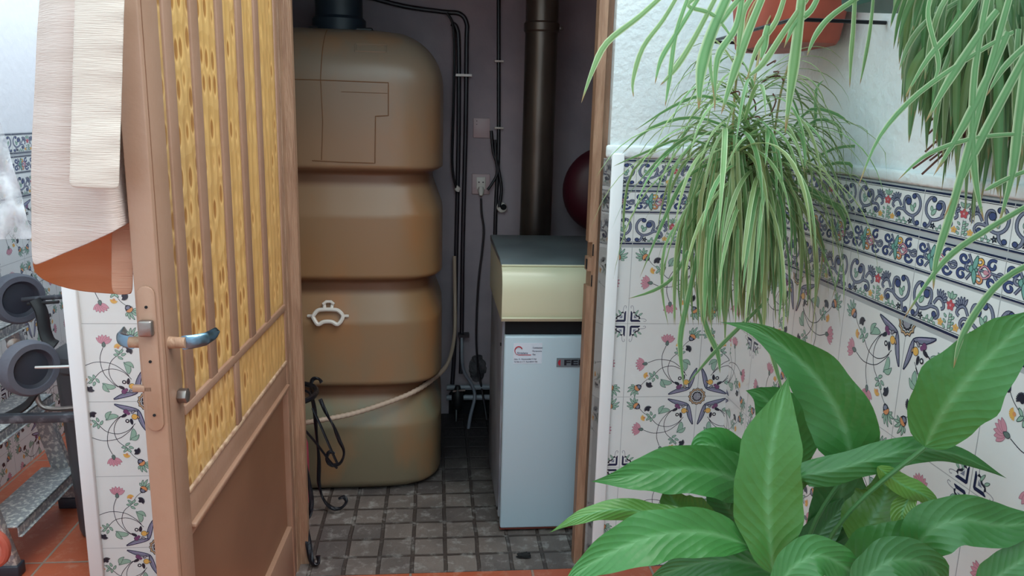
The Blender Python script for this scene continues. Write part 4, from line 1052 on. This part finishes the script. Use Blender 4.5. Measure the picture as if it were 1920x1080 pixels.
# wall planters
def planter(name, label, m, x0, y0, Y0, Y1, z1, h, cat='planter'):
    t = thing(name, label, cat, (XR-.09, (Y0+Y1)/2, z1-h))
    mb = MB(); cx = XR-.085; cy = (Y0+Y1)/2; a, b = .075, abs(Y1-Y0)/2; n = 48; prof_ = [(.84, z1-h), (.88, z1-h+.008), (1.0, z1-.03), (1.07, z1-.028), (1.08, z1), (.95, z1), (.9, z1-.03)]
    for s_, z in prof_:
        for k in range(n):
            th = 2*pi*k/n; c, q = cos(th), sin(th)
            mb.v.append((cx+a*s_*math.copysign(abs(c)**.5, c), cy+(b-.02*(1-s_))*s_*math.copysign(abs(q)**.5, q), z))
    for i in range(len(prof_)-1):
        for k in range(n): mb.f.append((i*n+k, i*n+(k+1) % n, (i+1)*n+(k+1) % n, (i+1)*n+k))
    mb.f.append(tuple(range(n))[::-1]); mb.f.append(tuple((len(prof_)-1)*n+k for k in range(n)))
    mb.build('pot_body', m, t, smooth=True)
    return t, Vector((cx, cy, z1))
pl1, top1 = planter('wall_planter', 'terracotta planter in a black wire holder on the right wall near the corner', M_['terracotta'], 0, 0, -.50, -.17, 1.50, .14)
zr = at(1540, 22, X=XR-.17).z
rg = MB().tube([(XR-.002, -.13, zr), (XR-.17, -.13, zr), (XR-.17, -.56, zr), (XR-.002, -.56, zr)], .0035, 8)
wh = rg.build('wire_holder', M_['iron'], smooth=False); 
tag(wh, 'black wire bracket around the terracotta wall planter', 'bracket')
pl2, top2 = planter('wall_planter', 'dark green planter on the right wall, nearer than the terracotta one', M_['green_pot'], 0, 0, -.90, -.63, 1.52, .13)

# ------------------------------------------------------------------ spider plants
random.seed(21)
sp1 = thing('spider_plant', 'variegated spider plant hanging in a dense tassel in front of the corner', 'plant', top1)
mb = MB()
YS = -.50
def near(x, y, Y=YS): return at(x, y, Y=Y)
for (cx, cy, n, Lr, wr, er) in ((1412, 165, 34, (.16, .26), .008, (.1, 1.2)), (1400, 235, 44, (.20, .30), .009, (0, .9)), (1372, 275, 50, (.22, .36), .0095, (-.1, .8)), (1440, 265, 24, (.18, .27), .009, (-.1, .8)), (1420, 330, 42, (.22, .34), .010, (-.5, .5)), (1470, 300, 8, (.14, .20), .008, (.2, .9))):
    for i in range(n):
        b = near(cx+random.uniform(-18, 18), cy+random.uniform(-20, 20), YS+random.uniform(-.05, .05))
        az = random.uniform(-pi, pi)
        arching(mb, b, az, random.uniform(*er), random.uniform(*Lr), random.uniform(.6, 1.0)*wr, random.uniform(.4, 1.15), tone=random.uniform(.9, 1.3), yellow=random.random()**1.5*.7)
# curtain of long hanging leaves
for i in range(170):
    u = random.gauss(0, 1); x0 = 1385+u*38; y0 = random.uniform(250, 400); Ln = random.uniform(170, 330)
    x1 = x0+u*22+random.uniform(-25, 25); Y = YS+random.uniform(-.09, .07); y1 = min(y0+Ln, 690 if random.random() < .12 else 610)
    P = [near(x0, y0, Y), near(x0*.6+x1*.4+u*10, y0*.65+y1*.35-10, Y-.01), near(x0*.3+x1*.7+u*8, y0*.3+y1*.7, Y), near(x1, y1, Y)]
    strap_leaf(mb, P, random.uniform(.0055, .0105), up=Vector((random.uniform(-1.2, 1.2), 1, .1)), tone=random.uniform(.85, 1.25), yellow=random.random()**1.5*.8)
hand1 = [([(1290, 470), (1262, 520), (1225, 545), (1178, 560)], 8), ([(1320, 420), (1290, 560), (1275, 640), (1283, 730)], 11), ([(1440, 560), (1400, 600), (1340, 660), (1285, 725)], 10), ([(1310, 500), (1320, 600), (1345, 660), (1350, 700)], 10), ([(1420, 580), (1440, 640), (1455, 690), (1470, 745)], 9),
         ([(1370, 240), (1300, 220), (1220, 240), (1165, 290)], 6), ([(1390, 260), (1310, 250), (1250, 285), (1190, 350)], 7), ([(1380, 300), (1290, 260), (1200, 290), (1150, 312)], 5), ([(1380, 200), (1320, 180), (1260, 200), (1190, 245)], 6), ([(1370, 290), (1290, 330), (1250, 400), (1200, 520)], 8),
         ([(1480, 250), (1520, 205), (1570, 215), (1595, 235)], 6), ([(1480, 265), (1530, 225), (1570, 235), (1580, 262)], 6), ([(1490, 320), (1560, 280), (1620, 275), (1680, 290)], 6), ([(1490, 330), (1570, 305), (1630, 320), (1672, 345)], 7), ([(1490, 340), (1560, 380), (1590, 440), (1560, 560)], 10), ([(1480, 350), (1530, 370), (1590, 400), (1615, 480)], 9),
         ([(1480, 260), (1525, 240), (1530, 170), (1545, 150)], 6)]
for pp, w in hand1:
    strap_leaf(mb, [near(x, y, YS-.03) for x, y in pp], w/1000*1.1, up=Vector((0, 1, .4)))
mb.v = [(min(v[0], XR-.016), v[1], v[2]) for v in mb.v]
foliage('foliage', sp1, mb)
# runners that carry the tassel up to the planter
mb = MB()
for xs in ([(1560, -10, -.45), (1500, -20, -.45), (1440, 40, -.42), (1412, 165, YS)], [(1580, -10, -.45), (1430, -10, -.45), (1385, 120, -.46), (1372, 275, YS)], [(1600, -10, -.46), (1520, 30, -.46), (1470, 150, -.46), (1450, 265, YS)]):
    MB().tube(smooth_path([at(x, y, Y=Y) for x, y, Y in xs], 6), .0022, 6).build('runner', M_['runner'], sp1, smooth=True)
mb = MB(); random.seed(5)
for i in range(16):
    p = near(1400+random.uniform(-40, 60), random.uniform(110, 330), YS); q = p+Vector((random.uniform(-.04, .04), random.uniform(-.03, .03), random.uniform(-.05, .02)))
    mb.tube(smooth_path([p, (p+q)/2+Vector((.008, 0, .006)), q], 3), .0015, 5)
tag(mb.build('dry_roots', M_['stem_dry'], sp1), kind='stuff')
# leaves of the terracotta planter itself (broad, in front of the wall)
sp2 = thing('spider_plant', 'large pale green strap leaves arching over the top centre right of the picture', 'plant', (.45, -.85, 1.62))
mb = MB(); YN = -.78
near2 = lambda x, y: at(x, y, Y=YN)
hand2 = [([(1260, -25), (1200, 30), (1138, 80), (1110, 135), (1090, 193)], 11), ([(1280, -25), (1245, 35), (1205, 90), (1187, 150), (1188, 183)], 9), ([(1320, -20), (1270, 60), (1240, 110), (1228, 158)], 10), ([(1350, -20), (1300, 75), (1265, 130), (1238, 160)], 11),
         ([(1375, -30), (1335, 60), (1315, 130), (1310, 205)], 22), ([(1440, -30), (1405, 55), (1375, 140), (1352, 215)], 16), ([(1506, -30), (1496, 60), (1486, 140), (1472, 250)], 20), ([(1525, -20), (1470, 60), (1430, 120), (1395, 150)], 12),
         ([(1650, -30), (1565, 25), (1530, 65), (1513, 105)], 11), ([(1604, -30), (1600, 50), (1596, 100), (1593, 165)], 9), ([(1640, -30), (1632, 50), (1622, 110), (1612, 160)], 7), ([(1410, -30), (1360, 30), (1330, 80), (1340, 190)], 12), ([(1330, -20), (1290, 10), (1340, 30), (1385, 90)], 8), ([(1440, 48), (1436, 65), (1432, 90), (1425, 115)], 14),
         ([(1300, -30), (1268, 60), (1255, 150), (1247, 200)], 9), ([(1395, -30), (1380, 50), (1345, 110), (1340, 210)], 13), ([(1420, -20), (1395, 20), (1388, 60), (1380, 120)], 12), ([(1475, -20), (1455, 40), (1420, 90), (1400, 150)], 11), ([(1540, -20), (1520, 20), (1490, 45), (1470, 90)], 12)]
for pp, w in hand2:
    strap_leaf(mb, [near2(x, y) for x, y in pp], w/1240, up=Vector((.15, 1, .1)), n=16, tone=1.05, yellow=random.random()*.3)
foliage('foliage', sp2, mb)
# right hand plant, nearest
sp3 = thing('spider_plant', 'dark green spider plant hanging thickly in the upper right corner', 'plant', (.60, -.98, 1.60))
mb = MB(); random.seed(33)
for i in range(230):
    x0 = random.uniform(1735, 2010); y0 = random.uniform(-90, 80); Y = random.uniform(-1.05, -.80)
    sgn = (x0-1880)/110; x1 = x0+sgn*random.uniform(20, 110)+random.uniform(-40, 25); y1 = y0+random.uniform(150, 420)*(1-.35*abs(sgn))
    x1 = max(x1, 1690+random.uniform(0, 60)+(y1-200)*.2)
    P = [at(x0, y0, Y=Y), at(x0+(x1-x0)*.55, y0+(y1-y0)*.3, Y=Y-.01), at(x0+(x1-x0)*.85, y0+(y1-y0)*.65, Y=Y), at(x1, y1, Y=Y)]
    P = [Vector((min(p.x, XR-.02), p.y, p.z)) for p in P]
    strap_leaf(mb, P, random.uniform(.006, .013), var=random.random() < .5, up=Vector((random.uniform(-.6, .6), 1, .1)), tone=random.uniform(.45, .85), yellow=random.random()**2*.5)
hand3 = [([(1850, -30), (1800, 40), (1740, 110), (1697, 182)], 10), ([(1900, 60), (1830, 100), (1722, 175), (1650, 255), (1609, 350)], 9), ([(1960, 250), (1839, 257), (1742, 288), (1683, 338)], 8), ([(1990, -30), (1930, 90), (1854, 233), (1815, 311), (1768, 412)], 16), ([(1856, -30), (1828, 130), (1823, 260), (1831, 350), (1845, 415)], 13),
         ([(1935, -30), (1925, 100), (1909, 233), (1897, 330), (1870, 430)], 17), ([(1990, 350), (1860, 425), (1770, 490), (1693, 600)], 12), ([(1990, 470), (1880, 525), (1809, 620), (1788, 690)], 14), ([(1900, -30), (1850, 150), (1788, 380), (1756, 485), (1750, 545)], 14), ([(1870, 20), (1840, 60), (1780, 150), (1735, 230)], 15),
         ([(1890, 60), (1850, 150), (1810, 230), (1750, 330)], 16), ([(1980, 300), (1900, 330), (1860, 350), (1845, 358)], 9), ([(1990, 30), (1930, 80), (1880, 130), (1850, 180)], 11), ([(1750, -20), (1740, 30), (1760, 120), (1745, 160)], 8)]
for pp, w in hand3:
    P = [at(x, y, Y=-1.08) for x, y in pp]
    strap_leaf(mb, P, w/1400, up=Vector((.1, 1, .15)), n=16, tone=.85, var=True)
foliage('foliage', sp3, mb)
mb = MB(); random.seed(8)
for i in range(26):
    p = at(random.uniform(1790, 1915), random.uniform(170, 260), Y=-.86); p.x = min(p.x, .74); q = p+Vector((random.uniform(-.05, .03), random.uniform(-.03, .03), random.uniform(-.06, .0)))
    mb.tube(smooth_path([p, (p+q)/2+Vector((.01, 0, .008)), q], 3), .0016, 5)
tag(mb.build('dry_roots', M_['stem_dry'], sp3), kind='stuff')
# hanging pots of these two, above the picture
for t_, c, lab in ((sp2, (.50, -.76, 1.60), 'a'), (sp3, (.62, -.96, 1.56), 'b')):
    MB().lathe([(.07, -.0), (.075, .01), (.10, .12), (.11, .12), (.11, .15), (.09, .15)], c if lab == 'a' else (.65, -.95, 1.60), (0, 0, 1), 32).build('hanging_pot', M_['terracotta'] if lab == 'a' else M_['green_pot'], t_, smooth=True)
    cc = Vector(c if lab == 'a' else (.65, -.95, 1.60))
    MB().tube([cc+Vector((0, 0, .14)), (cc.x, cc.y, 2.3), (XR-.004, cc.y, 2.3)], .003, 6).build('hanger', M_['iron'], t_)

# ------------------------------------------------------------------ peace lily
lily = thing('peace_lily', 'large leafy peace lily with broad glossy green leaves at the lower right', 'plant', (.50, -.98, 0))
def lily_leaf(mid, w, Y, fold=.25, tone=1.0, wl=1.0, wr=1.0, wave=.06, tint=0, shape=.75, seed=0, pw=.75):
    """mid: pixel midrib base->tip with depth list, w: greatest half width in px"""
    n = len(mid); Ys = Y if isinstance(Y, (list, tuple)) else [Y]*n
    if len(Ys) == 2: Ys = [Ys[0]+(Ys[1]-Ys[0])*i/(n-1) for i in range(n)]
    P = smooth_path([at(x, y, Y=yy) for (x, y), yy in zip(mid, Ys)], 7); N = len(P); mb = MB(); mb.uv = []
    K = 6
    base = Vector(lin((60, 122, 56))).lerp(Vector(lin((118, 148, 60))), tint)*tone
    rib = Vector(lin((96, 150, 92)))*tone
    arc = [0]
    for i in range(1, N): arc.append(arc[-1]+(P[i]-P[i-1]).length)
    for i, p in enumerate(P):
        t = arc[i]/arc[-1]; T = (P[min(i+1, N-1)]-P[max(i-1, 0)]).normalized(); view = (p-CAM).normalized()
        s = T.cross(view).normalized(); nv = s.cross(T).normalized()
        if nv.dot(view) > 0: nv = -nv
        sc = (p-CAM).dot(FW)/FPX
        h = w*1.06*sc*(sin(pi*min(1, t**shape))**pw if 0 < t < 1 else .02)*(min(1, (1-t)/.22)**.45 if t < 1 else .02)
        h *= 1+.05*sin(t*17+seed*2.3)+.03*sin(t*31+seed)
        for k in range(-K, K+1):
            q = k/K; side = wl if q < 0 else wr
            wv = wave*h*sin(t*14+seed+(0 if q < 0 else 1.6))*abs(q)**2
            off = nv*(fold*h*abs(q)**1.2*(1 if fold > 0 else 1)+wv)
            mb.v.append(tuple(p+s*h*q*side*(1-.12*abs(fold))+off))
            mb.c.append(tuple(rib if k == 0 else base*(1.0 if abs(k) > 1 else 1.08))); mb.uv.append((t, q))
    W2 = 2*K+1
    for i in range(N-1):
        for k in range(2*K): a = i*W2+k; mb.f.append((a, a+1, a+W2+1, a+W2))
    mb.fixn = False
    return mb.build('leaf', M_['lily_leaf'], lily, smooth=True, angle=0)
LV = [
 # behind
 dict(mid=[(1490, 880), (1478, 820), (1455, 770), (1425, 742), (1398, 732)], w=52, Y=(-.86, -.84), fold=.1, tone=.95, tint=0, seed=1),
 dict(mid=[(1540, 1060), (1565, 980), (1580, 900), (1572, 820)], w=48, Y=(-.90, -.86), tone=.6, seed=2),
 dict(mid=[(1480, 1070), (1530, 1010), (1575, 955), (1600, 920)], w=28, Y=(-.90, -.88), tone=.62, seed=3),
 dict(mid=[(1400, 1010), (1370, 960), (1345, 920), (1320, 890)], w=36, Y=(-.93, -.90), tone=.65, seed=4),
 dict(mid=[(1600, 872), (1578, 790), (1535, 715), (1480, 660), (1415, 618), (1345, 603)], w=58, Y=(-.98, -.92), fold=.3, tone=.85, wave=.12, shape=.5, seed=5, pw=1.15),
 dict(mid=[(1400, 930), (1385, 880), (1350, 840), (1315, 835), (1292, 860)], w=44, Y=(-.94, -.95), fold=.2, tone=1.1, seed=6),
 dict(mid=[(1440, 935), (1370, 895), (1300, 880), (1230, 885), (1165, 897), (1108, 903)], w=46, Y=(-.96, -1.0), fold=.25, tone=1.0, wave=.1, seed=7),
 dict(mid=[(1310, 968), (1230, 963), (1170, 955), (1120, 960), (1075, 975), (1030, 999)], w=20, Y=(-1.0, -1.02), fold=-.2, tone=1.1, tint=.3, wave=.2, seed=8),
 dict(mid=[(1345, 985), (1290, 962), (1262, 940), (1250, 900)], w=34, Y=(-.99, -.98), fold=.3, tone=.8, tint=.3, seed=9),
 dict(mid=[(1410, 1025), (1330, 1000), (1240, 1003), (1160, 1030), (1090, 1070), (1050, 1110)], w=46, Y=(-1.04, -1.08), fold=.2, tone=1.1, wave=.12, shape=.85, seed=10),
 dict(mid=[(1500, 1110), (1420, 1060), (1340, 1052), (1250, 1075), (1200, 1110)], w=30, Y=(-1.02, -1.0), fold=.2, tone=.75, seed=11),
 dict(mid=[(1450, 1075), (1442, 990), (1440, 910), (1448, 830), (1465, 760), (1478, 705)], w=60, Y=(-1.06, -1.02), fold=.22, tone=1.0, tint=.1, seed=12, shape=.8),
 dict(mid=[(1492, 935), (1500, 895), (1560, 882), (1640, 860), (1720, 843), (1800, 855), (1888, 897)], w=28, Y=(-1.0, -1.05), fold=-.35, tone=.85, wave=.15, seed=13, shape=.7),
 dict(mid=[(1735, 838), (1770, 770), (1825, 700), (1890, 635), (1965, 570)], w=66, Y=(-1.06, -1.12), fold=.2, tone=1.0, seed=14, shape=.75),
 dict(mid=[(1610, 1030), (1635, 975), (1660, 925), (1650, 872)], w=52, Y=(-1.0, -.98), fold=.25, tone=.95, tint=.35, seed=15),
 dict(mid=[(1645, 875), (1690, 908), (1735, 930), (1770, 968)], w=20, Y=(-1.04, -1.05), fold=-.3, tone=1.15, tint=.45, seed=16),
 dict(mid=[(1712, 920), (1692, 960), (1698, 995), (1720, 1017)], w=20, Y=(-1.03, -1.05), fold=.3, tone=1.15, tint=.6, seed=17),
 dict(mid=[(1700, 1060), (1740, 1000), (1800, 975), (1880, 985), (1990, 975)], w=46, Y=(-1.08, -1.12), fold=.2, tone=.82, seed=18),
 dict(mid=[(1560, 1120), (1630, 1060), (1700, 1020), (1768, 975)], w=56, Y=(-1.06, -1.08), fold=.25, tone=.8, tint=.05, seed=19, shape=.9),
 dict(mid=[(1450, 1110), (1490, 1062), (1540, 1042), (1600, 1075), (1630, 1110)], w=36, Y=(-1.1, -1.1), fold=.15, tone=.95, seed=20),
 dict(mid=[(1830, 1110), (1880, 1075), (1940, 1035), (2000, 990)], w=34, Y=(-1.12, -1.14), fold=.2, tone=.85, seed=21),
 dict(mid=[(1600, 1110), (1640, 1070), (1680, 1050), (1740, 1060), (1780, 1110)], w=40, Y=(-1.12, -1.12), fold=.2, tone=.7, seed=22),
]
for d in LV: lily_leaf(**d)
crown = Vector((.50, -.98, .47))
for (x, y, Y) in ((1600, 872, -.98), (1490, 880, -.86), (1735, 838, -1.06), (1450, 1075, -1.06), (1440, 935, -.96), (1410, 1025, -1.04), (1492, 935, -1.0), (1700, 1060, -1.08), (1610, 1030, -1.0), (1540, 1060, -.9), (1345, 985, -.99), (1310, 968, -1.0), (1400, 1010, -.93)):
    e = at(x, y, Y=Y); mid = (crown+e)/2+Vector(((crown.x-e.x)*.2, 0, .04))
    MB().tube(smooth_path([crown+Vector((random.uniform(-.02, .02), random.uniform(-.02, .02), 0)), mid, e], 6), [.003]*13, 8).build('leaf_stalk', M_['stalk'], lily, smooth=True)
MB().lathe([(.085, .22), (.09, .23), (.12, .43), (.13, .43), (.13, .475), (.11, .475), (.11, .45)], (.50, -.98, 0), (0, 0, 1), 36).build('pot', M_['terracotta'], lily, smooth=True)
MB().lathe([(.112, .44), (.05, .462), (.001, .465)], (.50, -.98, 0), (0, 0, 1), 28).build('potting_soil', M_['soil'], lily, smooth=True)
t = thing('plant_stool', 'low black iron stool under the peace lily pot', 'stool', (.50, -.98, 0))
MB().lathe([(.11, .205), (.11, .22)], (.50, -.98, 0), (0, 0, 1), 32).build('stool_top', M_['iron'], t)
for k in range(4):
    a = pi/4+k*pi/2; MB().tube([(.50+.09*cos(a), -.98+.09*sin(a), .206), (.50+.11*cos(a), -.98+.11*sin(a), 0)], .006, 8).build('leg', M_['iron'], t)

GR = {'wall_pipe': 'dark pipes beside the tank', 'cable_clip': 'clips on the straight black cable', 'radiator_pipe': 'grey pipes low on the shed wall', 'pipe_clip': 'clips on the dark pipes',
      'wall_planter': 'planters on the right wall', 'spider_plant': 'spider plants', 'plaster_chip': 'plaster lumps'}
for o in bpy.data.objects:
    if o.parent is None and o.name.split('.')[0] in GR: o['group'] = GR[o.name.split('.')[0]]
